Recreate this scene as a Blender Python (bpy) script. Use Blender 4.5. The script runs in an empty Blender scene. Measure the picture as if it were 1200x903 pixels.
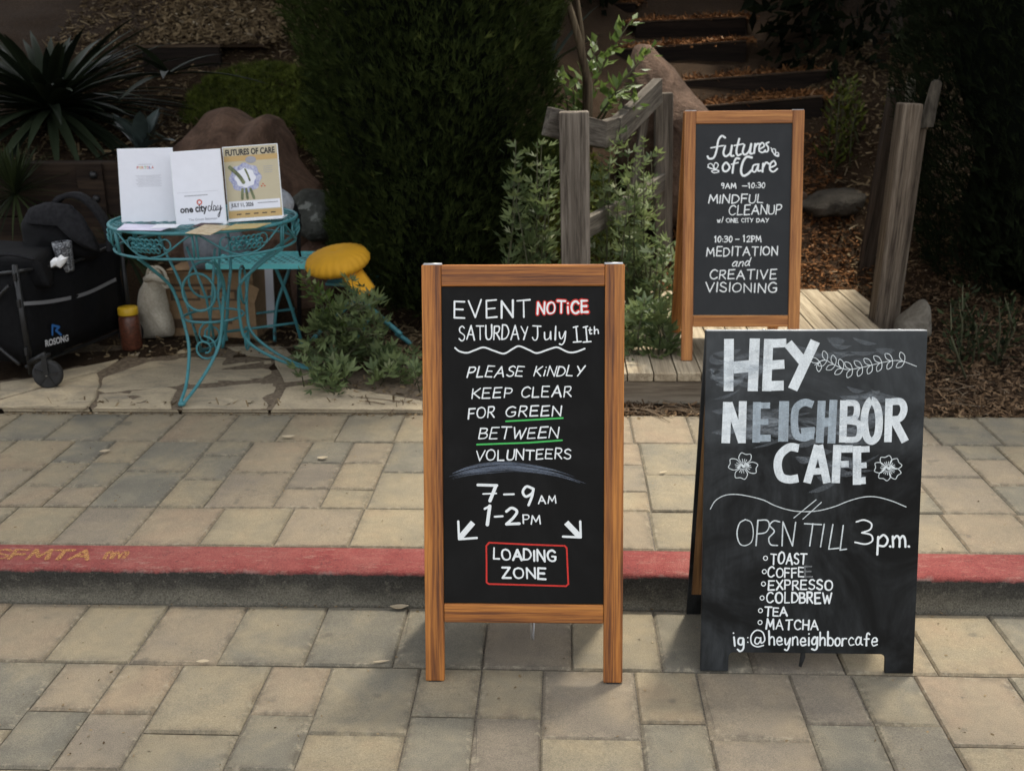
import bpy, bmesh, math, random
import numpy as np
from mathutils import Vector, Matrix, noise as mnoise

random.seed(11); rng = np.random.default_rng(7)
S = bpy.context.scene
R_ = math.radians

# ------------------------------------------------------------------ camera
F_PX, CAM_H = 1250.0, 1.57
PITCH, YAW, ROLL = R_(17.5), R_(2.84), R_(0.7)
_f = Vector((-math.sin(YAW)*math.cos(PITCH), math.cos(YAW)*math.cos(PITCH), -math.sin(PITCH)))
_r = Vector((math.cos(YAW), math.sin(YAW), 0)); _u = _r.cross(_f)
CR = _r*math.cos(ROLL) - _u*math.sin(ROLL); CU = _u*math.cos(ROLL) + _r*math.sin(ROLL); CF = _f
CAM = Vector((0, 0, CAM_H))
cam = bpy.data.cameras.new('camera'); camo = bpy.data.objects.new('camera', cam)
S.collection.objects.link(camo); S.camera = camo
camo.matrix_world = Matrix(((CR.x, CU.x, -CF.x, 0), (CR.y, CU.y, -CF.y, 0), (CR.z, CU.z, -CF.z, CAM_H), (0, 0, 0, 1)))
cam.sensor_width = 36; cam.sensor_fit = 'HORIZONTAL'; cam.lens = F_PX/1200*36
cam.clip_start = .05; cam.clip_end = 500
cam.dof.use_dof = True; cam.dof.focus_distance = 2.75; cam.dof.aperture_fstop = 5.6

# ------------------------------------------------------------------ light
SUN = Vector((.19, .38, .92)).normalized()
W = bpy.data.worlds.new('World'); S.world = W; W.use_nodes = True
nt = W.node_tree; nt.nodes.clear()
sky = nt.nodes.new('ShaderNodeTexSky'); sky.sky_type = 'NISHITA'; sky.sun_disc = False
sky.sun_elevation = math.asin(SUN.z); sky.sun_rotation = math.atan2(SUN.x, SUN.y)
sky.air_density = 1.0; sky.dust_density = 3.0; sky.ozone_density = 1.0
hsv = nt.nodes.new('ShaderNodeHueSaturation'); hsv.inputs['Saturation'].default_value = .22
bg = nt.nodes.new('ShaderNodeBackground'); bg.inputs[1].default_value = .15
wo = nt.nodes.new('ShaderNodeOutputWorld')
nt.links.new(sky.outputs[0], hsv.inputs['Color']); nt.links.new(hsv.outputs[0], bg.inputs[0]); nt.links.new(bg.outputs[0], wo.inputs[0])
sl = bpy.data.lights.new('sun', 'SUN'); sl.energy = 2.0; sl.angle = R_(5); sl.color = (1, .915, .77)
so = bpy.data.objects.new('sun', sl); S.collection.objects.link(so)
so.rotation_euler = SUN.to_track_quat('Z', 'Y').to_euler(); so.location = SUN*20
S.view_settings.view_transform = 'Standard'; S.view_settings.look = 'None'
S.view_settings.exposure = 1.52; S.view_settings.gamma = 1.0; S.view_settings.use_curve_mapping = False
S.cycles.max_bounces = 6; S.cycles.transparent_max_bounces = 12

# ------------------------------------------------------------------ helpers
def P(px, py, Y):
    d = CR*((px-600)/F_PX) - CU*((py-451.5)/F_PX) + CF
    return CAM + d*(Y/d.y)
def G(px, py, z):
    d = CR*((px-600)/F_PX) - CU*((py-451.5)/F_PX) + CF
    return CAM + d*((z-CAM_H)/d.z)
def ray(px, py):
    return CR*((px-600)/F_PX) - CU*((py-451.5)/F_PX) + CF

def tag(o, label=None, cat=None, group=None, kind=None):
    if label: o['label'] = label
    if cat: o['category'] = cat
    if group: o['group'] = group
    if kind: o['kind'] = kind
    return o
LOC = {}
def thing(name, loc, label, cat, group=None):
    o = bpy.data.objects.new(name, None); S.collection.objects.link(o); o.location = loc; o.empty_display_size = .05
    LOC[o.name] = Vector(loc); return tag(o, label, cat, group)
def wloc(o):
    v = Vector((0, 0, 0))
    while o: v += Vector(o.location); o = o.parent
    return v

class MB:
    """collects vertices (world coordinates, or a local frame) and faces for ONE mesh"""
    def __init__(s, frame=None): s.v = []; s.f = []; s.sm = []; s.fr = frame; s.t = []; s.l = []; s.off = Vector((random.uniform(0, 9), random.uniform(0, 9), random.uniform(0, 9)))
    def add(s, vs, fs, smooth=False, tint=None, loc=None):
        n = len(s.v)
        for i, p in enumerate(vs):
            p = Vector(p); s.l.append((Vector(loc[i]) if loc else p)+s.off)
            if s.fr: o, a, b, c = s.fr; p = o + a*p.x + b*p.y + c*p.z
            s.v.append(p)
        for f in fs: s.f.append([n+i for i in f]); s.sm.append(smooth); s.t.append(0.5 if tint is None else tint)
        return s
    def box(s, a, b, tint=None):
        (x0, y0, z0), (x1, y1, z1) = a, b
        return s.add([(x0,y0,z0),(x1,y0,z0),(x1,y1,z0),(x0,y1,z0),(x0,y0,z1),(x1,y0,z1),(x1,y1,z1),(x0,y1,z1)],
                     [(0,3,2,1),(4,5,6,7),(0,1,5,4),(1,2,6,5),(2,3,7,6),(3,0,4,7)], tint=tint)
    def bar(s, p, q, w, h, up=(0,0,1)):
        p, q = Vector(p), Vector(q); d = (q-p).normalized(); up = Vector(up)
        a = d.cross(up).normalized(); b = a.cross(d).normalized(); a *= w/2; b *= h/2
        vs = [p-a-b, p+a-b, p+a+b, p-a+b, q-a-b, q+a-b, q+a+b, q-a+b]
        L = (q-p).length; loc = [(x*w/2, y*h/2, z) for z in (0, L) for x, y in ((-1,-1),(1,-1),(1,1),(-1,1))]
        return s.add(vs, [(0,1,2,3)[::-1],(4,5,6,7),(0,1,5,4),(1,2,6,5),(2,3,7,6),(3,0,4,7)], loc=loc)
    def tube(s, pts, r, n=8, caps=True, closed=False):
        pts = [Vector(p) for p in pts]; m = len(pts)
        rr = r if isinstance(r, (list, tuple)) else [r]*m
        vs = []; ref = None
        for i, p in enumerate(pts):
            if closed: t = pts[(i+1) % m]-pts[i-1]
            else: t = pts[min(i+1, m-1)]-pts[max(i-1, 0)]
            if t.length < 1e-9: t = Vector((0, 0, 1))
            t.normalize()
            if ref is None: ref = Vector((0, 0, 1)) if abs(t.z) < .9 else Vector((1, 0, 0))
            a = t.cross(ref)
            if a.length < 1e-6: a = t.orthogonal()
            a.normalize(); b = a.cross(t).normalized(); ref = b
            for k in range(n):
                an = 2*math.pi*k/n; vs.append(p + a*(math.cos(an)*rr[i]) + b*(math.sin(an)*rr[i]))
        fs = []
        for i in range(m if closed else m-1):
            j = (i+1) % m
            for k in range(n): fs.append((i*n+k, i*n+(k+1) % n, j*n+(k+1) % n, j*n+k))
        if caps and not closed: fs.append(tuple(range(n))[::-1]); fs.append(tuple((m-1)*n+k for k in range(n)))
        return s.add(vs, fs, True)
    def lathe(s, c, prof, n=24, ax=None, wob=None):
        """prof: (radius, height) pairs about c along z (or along the frame ax=(a,b,up))"""
        c = Vector(c); a, b, u = ax or (Vector((1,0,0)), Vector((0,1,0)), Vector((0,0,1)))
        vs = []
        for i, (r, h) in enumerate(prof):
            for k in range(n):
                an = 2*math.pi*k/n; q = r*(wob(an, i) if wob else 1)
                vs.append(c + a*(math.cos(an)*q) + b*(math.sin(an)*q) + u*h)
        fs = []
        for i in range(len(prof)-1):
            for k in range(n): fs.append((i*n+k, i*n+(k+1) % n, (i+1)*n+(k+1) % n, (i+1)*n+k))
        fs.append(tuple(range(n))[::-1]); fs.append(tuple((len(prof)-1)*n+k for k in range(n)))
        return s.add(vs, fs, True)
    def prism(s, out, h, tint=None):
        """out: list of (x,y) points counter-clockwise; extruded from z=0 to h in the frame, or (x,y,z0)"""
        n = len(out); z0 = 0
        vs = [(p[0], p[1], 0) for p in out] + [(p[0], p[1], h) for p in out]
        fs = [tuple(range(n))[::-1], tuple(range(n, 2*n))] + [(i, (i+1) % n, n+(i+1) % n, n+i) for i in range(n)]
        return s.add(vs, fs, tint=tint)
    def build(s, name, mat, parent=None, bevel=0, seg=2, sub=0, weld=False, tint=False):
        me = bpy.data.meshes.new(name); o = bpy.data.objects.new(name, me); S.collection.objects.link(o)
        off = Vector((0, 0, 0))
        if parent: o.parent = parent; off = wloc(parent)
        elif s.v:
            n = len(s.v); off = Vector((sum(p.x for p in s.v)/n, sum(p.y for p in s.v)/n, min(p.z for p in s.v))); o.location = off
        me.from_pydata([tuple(p-off) for p in s.v], [], s.f)
        me.polygons.foreach_set('use_smooth', s.sm)
        if tint:
            at = me.attributes.new('tint', 'FLOAT', 'FACE'); at.data.foreach_set('value', s.t)
        if 'grain' in mat.keys(): at = me.attributes.new('grain', 'FLOAT_VECTOR', 'POINT'); at.data.foreach_set('vector', [c for p in s.l for c in p])
        me.materials.append(mat)
        bm = bmesh.new(); bm.from_mesh(me)
        if weld: bmesh.ops.remove_doubles(bm, verts=bm.verts, dist=1e-5)
        bmesh.ops.recalc_face_normals(bm, faces=bm.faces); bm.to_mesh(me); bm.free()
        if bevel:
            m = o.modifiers.new('bevel', 'BEVEL'); m.width = bevel; m.segments = seg; m.limit_method = 'ANGLE'; m.angle_limit = R_(35)
        if sub:
            m = o.modifiers.new('sub', 'SUBSURF'); m.levels = sub; m.render_levels = sub
        return o

def struct(o, name=None): o['kind'] = 'structure'; return o

# scattered leaves / chips: numpy instancing of a small triangle template into one mesh
def scatter(name, mat, parent, tv, tf, pos, A, B, scale, tint=None, origin=None):
    pos = np.asarray(pos, float); A = np.asarray(A, float); B = np.asarray(B, float); n = len(pos)
    A /= np.linalg.norm(A, axis=1, keepdims=True)+1e-9
    B = B - A*np.sum(A*B, axis=1, keepdims=True); B /= np.linalg.norm(B, axis=1, keepdims=True)+1e-9
    N = np.cross(A, B); tv = np.asarray(tv, float); tf = np.asarray(tf, int); k = len(tv)
    sc = np.asarray(scale, float).reshape(n, -1)
    if sc.shape[1] == 1: sc = np.repeat(sc, 3, 1)
    V = pos[:, None, :] + (tv[None, :, 0]*sc[:, 0:1])[..., None]*A[:, None, :] + (tv[None, :, 1]*sc[:, 1:2])[..., None]*B[:, None, :] + (tv[None, :, 2]*sc[:, 2:3])[..., None]*N[:, None, :]
    V = V.reshape(-1, 3); Fc = (tf[None] + (np.arange(n)*k)[:, None, None]).reshape(-1, tf.shape[1])
    me = bpy.data.meshes.new(name); o = bpy.data.objects.new(name, me); S.collection.objects.link(o)
    if parent: o.parent = parent; off = wloc(parent)
    else: off = Vector(origin if origin is not None else V.mean(0)); o.location = off
    V = V - np.array(off)
    me.vertices.add(len(V)); me.vertices.foreach_set('co', V.ravel())
    m = Fc.shape[1]; me.loops.add(Fc.size); me.loops.foreach_set('vertex_index', Fc.ravel())
    me.polygons.add(len(Fc)); me.polygons.foreach_set('loop_start', np.arange(len(Fc))*m); me.polygons.foreach_set('loop_total', np.full(len(Fc), m))
    me.update(calc_edges=True); me.validate()
    t = rng.random(n) if tint is None else np.asarray(tint)
    at = me.attributes.new('tint', 'FLOAT', 'FACE'); at.data.foreach_set('value', np.repeat(t, len(tf)).astype('f'))
    me.materials.append(mat); return o
LEAF = ([(0,0,0),(.45,.2,.06),(1,0,-.05),(.45,-.2,.06)], [(0,1,2),(0,2,3)])
NEEDLES = ([(0,.03,0),(0,-.03,0),(1,0,0),(.1,.03,0),(.2,-.02,0),(.85,.22,.06),(.15,-.03,0),(.25,.02,0),(.8,-.22,-.05),(.3,.02,.0),(.35,-.03,0),(.8,.08,-.22),(.25,.02,.0),(.3,-.03,0),(.75,-.06,.24)], [(0,1,2),(3,4,5),(6,7,8),(9,10,11),(12,13,14)])
SPRAY = ([(0,.06,0),(0,-.06,0),(1,0,0),(.15,.05,0),(.3,-.02,.0),(.7,.42,.05),(.2,-.05,0),(.35,.02,0),(.75,-.4,-.04)], [(0,1,2),(3,4,5),(6,7,8)])
LOBED = ([(0,0,0),(.5,.13,.03),(1,0,-.08),(.5,-.13,.03),(.12,0,0),(.35,.32,.03),(.72,.48,-.03),(.55,.2,.0),(.35,-.32,.03),(.72,-.48,-.03),(.55,-.2,0)],
         [(0,1,2),(0,2,3),(4,7,6),(4,6,5),(4,9,10),(4,8,9)])
BLADE = ([(0,.05,0),(0,-.05,0),(.55,.035,.0),(.55,-.035,0),(1,0,-.12)], [(0,1,3),(0,3,2),(2,3,4)])
CHIP = ([(0,-.5,0),(1,-.4,.1),(1,.5,.0),(0,.4,.12)], [(0,1,2),(0,2,3)])
def runit(n):
    v = rng.normal(size=(n, 3)); return v/np.linalg.norm(v, axis=1, keepdims=True)

# ------------------------------------------------------------------ materials
def nodes(name):
    m = bpy.data.materials.new(name); m.use_nodes = True; t = m.node_tree; t.nodes.clear()
    out = t.nodes.new('ShaderNodeOutputMaterial'); b = t.nodes.new('ShaderNodeBsdfPrincipled'); t.links.new(b.outputs[0], out.inputs[0])
    return m, t, b, out
def tex(t, scale=5, stretch=(1,1,1), detail=5, rough=.6, dist=0, coord='Object', rot=(0,0,0)):
    tc = t.nodes.new('ShaderNodeTexCoord'); mp = t.nodes.new('ShaderNodeMapping'); mp.inputs['Scale'].default_value = stretch; mp.inputs['Rotation'].default_value = rot
    n = t.nodes.new('ShaderNodeTexNoise'); n.inputs['Scale'].default_value = scale; n.inputs['Detail'].default_value = detail
    n.inputs['Roughness'].default_value = rough; n.inputs['Distortion'].default_value = dist
    src = tc.outputs[coord] if coord != 'grain' else attr_v(t, 'grain')
    t.links.new(src, mp.inputs[0]); t.links.new(mp.outputs[0], n.inputs['Vector']); return n.outputs['Fac']
def attr_v(t, name):
    a = t.nodes.new('ShaderNodeAttribute'); a.attribute_name = name; return a.outputs['Vector']
def ramp(t, fac, stops):
    r = t.nodes.new('ShaderNodeValToRGB'); e = r.color_ramp.elements
    while len(e) < len(stops): e.new(.5)
    for k, (p, c) in enumerate(stops): e[k].position = p; e[k].color = (*c, 1) if len(c) == 3 else c
    t.links.new(fac, r.inputs[0]); return r.outputs[0]
def mix(t, fac, a, b, mode='MIX'):
    m = t.nodes.new('ShaderNodeMix'); m.data_type = 'RGBA'; m.blend_type = mode; m.clamp_factor = True
    for val, s in ((fac, m.inputs[0]), (a, m.inputs[6]), (b, m.inputs[7])):
        if isinstance(val, (int, float)): s.default_value = val
        elif isinstance(val, tuple): s.default_value = (*val, 1)
        else: t.links.new(val, s)
    return m.outputs[2]
def mth(t, op, a, b=None, c=None):
    m = t.nodes.new('ShaderNodeMath'); m.operation = op
    for i, x in enumerate((a, b, c)):
        if x is None: continue
        if isinstance(x, (int, float)): m.inputs[i].default_value = x
        else: t.links.new(x, m.inputs[i])
    return m.outputs[0]
def bump(t, b, h, strength=.3, dist=.005):
    n = t.nodes.new('ShaderNodeBump'); n.inputs['Strength'].default_value = strength; n.inputs['Distance'].default_value = dist
    t.links.new(h, n.inputs['Height']); t.links.new(n.outputs[0], b.inputs['Normal'])
def attr(t, name='tint'):
    a = t.nodes.new('ShaderNodeAttribute'); a.attribute_name = name; return a.outputs['Fac']
def sep(t, coord='Object'):
    tc = t.nodes.new('ShaderNodeTexCoord'); s = t.nodes.new('ShaderNodeSeparateXYZ'); t.links.new(tc.outputs[coord], s.inputs[0]); return s.outputs

def simple(name, c1, c2=None, scale=20, stretch=(1,1,1), rough=.6, bmp=.15, spec=.5, metal=0, detail=5, lo=.3, hi=.7, rot=(0,0,0)):
    m, t, b, o = nodes(name); c2 = c2 or tuple(x*.7 for x in c1)
    f = tex(t, scale, stretch, detail, rot=rot); t.links.new(ramp(t, f, [(lo, c2), (hi, c1)]), b.inputs['Base Color'])
    b.inputs['Roughness'].default_value = rough; b.inputs['Specular IOR Level'].default_value = spec; b.inputs['Metallic'].default_value = metal
    if bmp: bump(t, b, f, bmp)
    return m
def leafmat(name, c1, c2, rough=.5, trans=.25, c3=None, spec=.12):
    m, t, b, o = nodes(name); a = attr(t)
    st = [(0, c2), (.75, c1)] + ([(.97, c1), (1, c3)] if c3 else [])
    col = ramp(t, a, st); t.links.new(col, b.inputs['Base Color']); b.inputs['Roughness'].default_value = rough; b.inputs['Specular IOR Level'].default_value = spec
    tr = t.nodes.new('ShaderNodeBsdfTranslucent'); t.links.new(col, tr.inputs[0]); ms = t.nodes.new('ShaderNodeMixShader'); ms.inputs[0].default_value = trans
    t.links.new(b.outputs[0], ms.inputs[1]); t.links.new(tr.outputs[0], ms.inputs[2]); t.links.new(ms.outputs[0], o.inputs[0]); return m
def woodmat(name, light, mid, dark, axis='Z', fine=160, along=5, rough=.5, bmp=.25, cov=.0):
    m, t, b, o = nodes(name); m['grain'] = 1
    st = {'Z': (1,1,along/fine), 'X': (along/fine,1,1), 'Y': (1,along/fine,1)}[axis]
    st2 = tuple(v if v == 1 else v*.6 for v in st); f = tex(t, fine*1.25, st, 4, .6, coord='grain'); g = tex(t, fine*.3, st2, 3, .55, .25, coord='grain'); h = tex(t, fine*.09, st2, 3, .6, coord='grain')
    c = ramp(t, f, [(.40, dark), (.52, mid), (.64, light)]); c2 = ramp(t, g, [(.42, dark), (.52, mid), (.62, light)])
    c = mix(t, .5, c, c2); c = mix(t, ramp(t, h, [(.48, (0,0,0)), (.70, (.65,.65,.65))]), c, dark)
    t.links.new(c, b.inputs['Base Color']); b.inputs['Roughness'].default_value = rough; b.inputs['Specular IOR Level'].default_value = .15 if rough > .8 else .4; b.inputs['Coat Weight'].default_value = cov
    b.inputs['Coat Roughness'].default_value = .35
    bump(t, b, f, bmp, .002); return m

M = {}
M['pine_v'] = woodmat('varnished pine upright', (.50,.195,.036), (.33,.112,.018), (.11,.033,.007), 'Y', cov=.1)
M['pine_h'] = woodmat('varnished pine rail', (.50,.195,.036), (.33,.112,.018), (.11,.033,.007), 'X', cov=.1)
M['pale_v'] = woodmat('pale pine upright', (.50,.225,.062), (.37,.145,.036), (.17,.056,.012), 'Y')
M['pale_h'] = woodmat('pale pine rail', (.50,.225,.062), (.37,.145,.036), (.17,.056,.012), 'X')
M['grey_v'] = woodmat('weathered grey post', (.22,.19,.155), (.145,.122,.098), (.055,.045,.035), 'Z', fine=120, rough=.85, bmp=.5)
M['grey_y'] = woodmat('weathered grey rail', (.19,.17,.14), (.12,.105,.085), (.05,.042,.034), 'Y', fine=120, rough=.85, bmp=.5)
M['brown_v'] = woodmat('weathered brown post', (.20,.165,.125), (.13,.102,.075), (.04,.03,.022), 'Z', fine=110, rough=.85, bmp=.4)
M['deck'] = woodmat('weathered deck boards', (.42,.36,.26), (.33,.275,.19), (.19,.15,.1), 'Y', fine=120, rough=.85, bmp=.3)
M['end_grain'] = simple('cracked end grain', (.11,.095,.075), (.03,.026,.02), 40, (1,1,.3), rough=.9, bmp=.5, spec=.1)
M['fascia'] = woodmat('weathered deck fascia', (.30,.255,.19), (.2,.165,.12), (.09,.07,.05), 'X', fine=80, rough=.85, bmp=.4)
M['riser'] = woodmat('dark tarred riser', (.026,.017,.012), (.016,.011,.008), (.007,.005,.004), 'X', fine=70, rough=.9, bmp=.4)
M['nosing'] = woodmat('worn riser top', (.12,.085,.055), (.08,.055,.035), (.04,.026,.017), 'X', fine=70, rough=.9)
M['timber'] = woodmat('dark wall timber', (.04,.026,.016), (.026,.016,.01), (.011,.007,.005), 'X', fine=70, rough=.85, bmp=.4)
M['metal'] = simple('bright zinc', (.6,.6,.6), (.4,.4,.4), 60, rough=.4, metal=.8, bmp=.05)
M['strip'] = simple('scuffed aluminium strip', (.62,.63,.62), (.30,.31,.32), 30, stretch=(1,1,6), rough=.45, metal=.3, bmp=.1)
M['darkmetal'] = simple('dark steel', (.02,.02,.02), (.01,.01,.01), 60, rough=.45, metal=.3, bmp=.05)
M['rubber'] = simple('black rubber', (.014,.014,.014), (.008,.008,.008), 60, rough=.7)

def boardmat(name, base, dust, amt, rough=.42, dusty=False):
    m, t, b, o = nodes(name)
    f = tex(t, 3.2, (1,1,1), 6, .65, 1.0); g = tex(t, 60, (1,1,.15), 3, .6)
    k = mth(t, 'MULTIPLY', ramp(t, f, [(.40, (0,0,0)), (.72, (1,1,1))]), ramp(t, g, [(.3, (.4,.4,.4)), (.7, (1,1,1))]))
    if dusty: k = mth(t, 'ADD', k, mth(t, 'MULTIPLY', ramp(t, mth(t, 'ADD', sep(t)[2], mth(t, 'MULTIPLY', mth(t, 'SUBTRACT', f, .5), .5)), [(.48, (0,0,0)), (.82, (.75,.75,.75))]), 1.0))
    c = mix(t, mth(t, 'MULTIPLY', k, amt), base, dust)
    t.links.new(c, b.inputs['Base Color']); b.inputs['Roughness'].default_value = rough; b.inputs['Specular IOR Level'].default_value = .09
    bump(t, b, g, .04, .001); return m
M['slate_a'] = boardmat('black chalk surface', (.008,.0078,.0075), (.03,.03,.03), .35, .5)
M['slate_b'] = boardmat('chalk surface with haze in colour', (.032,.034,.036), (.06,.062,.064), .4, .6)  # greyer base colour stands in for a hazy sky reflection
M['slate_c'] = boardmat('chalky black board', (.0095,.0098,.0095), (.085,.092,.096), .62, .5, True)
M['ply'] = woodmat('bare plywood edge', (.33,.18,.075), (.22,.11,.04), (.1,.05,.02), 'Y', fine=90)

def chalkmat(name, col, alpha_lo=1.0, alpha_hi=1.0, streak=80, st=(1,1,.12)):
    m, t, b, o = nodes(name); b.inputs['Base Color'].default_value = (*col, 1); b.inputs['Roughness'].default_value = .85; b.inputs['Specular IOR Level'].default_value = .2
    if alpha_lo < 1:
        f = tex(t, streak, st, 4, .65); g = tex(t, 260, (1,1,1), 2, .6)
        k = mix(t, .45, f, g); a = ramp(t, k, [(.32, (alpha_lo,)*3), (.62, (alpha_hi,)*3)])
        tr = t.nodes.new('ShaderNodeBsdfTransparent'); ms = t.nodes.new('ShaderNodeMixShader')
        t.links.new(a, ms.inputs[0]); t.links.new(tr.outputs[0], ms.inputs[1]); t.links.new(b.outputs[0], ms.inputs[2]); t.links.new(ms.outputs[0], o.inputs[0])
    return m
M['chalk'] = chalkmat('white chalk marker', (.82,.85,.84), .86, 1.0, 120)
M['chalk_soft'] = chalkmat('thin white chalk line', (.7,.75,.75), .6, 1.0, 120)
M['chalk_block'] = chalkmat('rubbed white chalk', (.78,.83,.84), .68, 1.0, 60)
M['chalk_grey'] = chalkmat('smudged grey chalk', (.55,.64,.70), .38, .72, 60)
M['chalk_faint'] = chalkmat('faint grey chalk', (.4,.42,.42), .15, .4, 80)
M['chalk_smear'] = chalkmat('blue grey chalk smear', (.22,.26,.33), .0, .32, 40, (.25,1,1))
M['chalk_dust'] = chalkmat('chalk dust haze', (.45,.5,.54), .0, .17, 26, (.3,1,1))
M['chalk_red'] = chalkmat('red chalk marker', (.62,.045,.035), .8, 1.0, 120)
M['chalk_green'] = chalkmat('green chalk marker', (.08,.5,.12), .85, 1.0, 120)

# pavers
def tex4(t, w, scale, detail=5, rough=.6, dist=0):
    tc = t.nodes.new('ShaderNodeTexCoord'); n = t.nodes.new('ShaderNodeTexNoise'); n.noise_dimensions = '4D'; n.inputs['Scale'].default_value = scale; n.inputs['Detail'].default_value = detail
    n.inputs['Roughness'].default_value = rough; n.inputs['Distortion'].default_value = dist; t.links.new(tc.outputs['Object'], n.inputs['Vector']); t.links.new(w, n.inputs['W']); return n.outputs['Fac']
def pavermat(name):
    m, t, b, o = nodes(name); a = attr(t); w = mth(t, 'MULTIPLY', a, 90.0)
    # every stone is its own pour: tan, olive and blue grey clouds that stop at its edges
    f = tex4(t, w, 5.5, 4, .55, .5); k = mth(t, 'ADD', mth(t, 'MULTIPLY', f, .75), mth(t, 'MULTIPLY', mth(t, 'FRACT', mth(t, 'MULTIPLY', a, 7.31)), .36))
    c = ramp(t, k, [(.30, (.112,.105,.085)), (.42, (.158,.142,.107)), (.54, (.200,.170,.116)), (.66, (.228,.188,.122)), (.80, (.218,.166,.108))])
    pinky = ramp(t, mth(t, 'FRACT', mth(t, 'MULTIPLY', a, 13.7)), [(.55, (0,0,0)), (.75, (.38,)*3)]); c = mix(t, pinky, c, (.205,.155,.115))
    f2 = tex4(t, w, 16, 6, .7, .8); c = mix(t, ramp(t, f2, [(.40, (.3,)*3), (.60, (0,0,0))]), c, (.112,.102,.078)); c = mix(t, ramp(t, f2, [(.58, (0,0,0)), (.75, (.4,)*3)]), c, (.24,.205,.145))
    g = tex(t, 330, (1,1,1), 3, .75); c = mix(t, .62, c, ramp(t, g, [(.30, (.22,.22,.22)), (.72, (.78,.78,.78))]), 'OVERLAY')
    q = tex(t, 34, (1,1,1), 5, .75); c = mix(t, ramp(t, q, [(.66, (0,0,0)), (.72, (.6,.6,.6))]), c, (.055,.05,.042))
    q2 = tex(t, 9, (1,1,1), 2, .5); c = mix(t, ramp(t, q2, [(.70, (0,0,0)), (.74, (.45,)*3)]), c, (.075,.068,.055))
    # grit and pale sand worked into the worn edges
    e = attr(t, 'edge'); ed = mth(t, 'MULTIPLY', mth(t, 'POWER', e, 1.8), ramp(t, tex(t, 26, (1,1,1), 5, .75), [(.38, (0,0,0)), (.62, (1,1,1))]))
    c = mix(t, mth(t, 'MULTIPLY', ed, .55), c, (.072,.062,.048))
    ed2 = mth(t, 'MULTIPLY', mth(t, 'POWER', e, 4.0), ramp(t, tex(t, 41, (1,1,1), 4, .75), [(.52, (0,0,0)), (.66, (1,1,1))])); c = mix(t, mth(t, 'MULTIPLY', ed2, .7), c, (.27,.235,.17))
    t.links.new(c, b.inputs['Base Color']); b.inputs['Roughness'].default_value = .9; b.inputs['Specular IOR Level'].default_value = .2
    w2 = tex(t, 11, (1,1,1), 4, .6); bump(t, b, mth(t, 'ADD', mth(t, 'MULTIPLY', mix(t, .5, g, f2), .5), mth(t, 'MULTIPLY', w2, .8)), .55, .005); return m
M['paver'] = pavermat('tumbled concrete pavers')
M['joint'] = simple('sandy joint', (.17,.145,.105), (.035,.03,.024), 150, rough=.95)
def kerbmat():
    m, t, b, o = nodes('painted kerb'); s = sep(t)
    f = tex(t, 13, (1,1,1), 8, .75, .6); g = tex(t, 190, (1,1,1), 4, .75); h = tex(t, 5, (1,1,2.5), 6, .7, .5)
    # z is measured from the street: paint on the top and just over the arris, tyre-black below it, cleaner gutter concrete at the foot
    z = mth(t, 'ADD', s[2], mth(t, 'MULTIPLY', mth(t, 'SUBTRACT', f, .5), .030))
    stain = ramp(t, mth(t, 'ADD', s[2], mth(t, 'MULTIPLY', mth(t, 'SUBTRACT', h, .5), .12)), [(.0, (.17,.155,.12)), (.035, (.115,.106,.084)), (.06, (.055,.051,.042)), (.10, (.036,.034,.029))])
    conc = mix(t, .8, stain, ramp(t, g, [(.3, (.15,)*3), (.72, (.85,)*3)]), 'OVERLAY')
    conc = mix(t, ramp(t, tex(t, 45, (1,1,1), 5, .8), [(.56, (0,0,0)), (.68, (.6,)*3)]), conc, (.18,.163,.13))
    red = ramp(t, f, [(.30, (.135,.027,.026)), (.55, (.19,.046,.041)), (.75, (.23,.085,.070))])
    red = mix(t, ramp(t, tex(t, 2.2, (1,1,1), 5, .7), [(.4, (0,0,0)), (.7, (.5,)*3)]), red, (.24,.095,.08)); red = mix(t, ramp(t, tex(t, 40, (.35,1.4,1), 6, .85), [(.54, (0,0,0)), (.66, (.75,)*3)]), red, (.25,.15,.12))
    red = mix(t, ramp(t, tex(t, 30, (1,1,1), 6, .8), [(.58, (0,0,0)), (.66, (.8,)*3)]), red, (.10,.035,.032))
    red = mix(t, .6, red, ramp(t, g, [(.3, (.22,)*3), (.72, (.78,)*3)]), 'OVERLAY')
    pk = ramp(t, tex(t, 8, (1,1,1), 5, .7), [(.52, (1,1,1)), (.64, (0,0,0))])
    pale = mix(t, mth(t, 'MAXIMUM', pk, ramp(t, z, [(.098, (0,0,0)), (.1045, (1,1,1)), ])), (.24,.15,.13), red)
    c = mix(t, ramp(t, z, [(.0955, (0,0,0)), (.0985, (1,1,1))]), conc, pale)
    t.links.new(c, b.inputs['Base Color']); b.inputs['Roughness'].default_value = .9; b.inputs['Specular IOR Level'].default_value = .15
    bump(t, b, mix(t, .5, f, g), .8, .008); return m
M['kerb'] = kerbmat()
M['stencil'] = chalkmat('worn yellow stencil paint', (.36,.18,.065), .1, .9, 110, (1,1,1))
def flagmat():
    m, t, b, o = nodes('sandstone flags'); a = attr(t)
    f = tex(t, 4, (1,2.5,1), 7, .65, 1.0); g = tex(t, 90, (1,1,1), 4, .7)
    c = ramp(t, f, [(.3, (.20,.17,.122)), (.5, (.37,.30,.195)), (.7, (.44,.36,.235))])
    c = mix(t, mth(t, 'MULTIPLY', a, .6), c, (.20,.175,.13)); c = mix(t, .4, c, ramp(t, g, [(.3, (.3,)*3), (.7, (.7,)*3)]), 'OVERLAY')
    t.links.new(c, b.inputs['Base Color']); b.inputs['Roughness'].default_value = .9; bump(t, b, mix(t, .4, f, g), .8, .012); return m
M['flag'] = flagmat()
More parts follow.
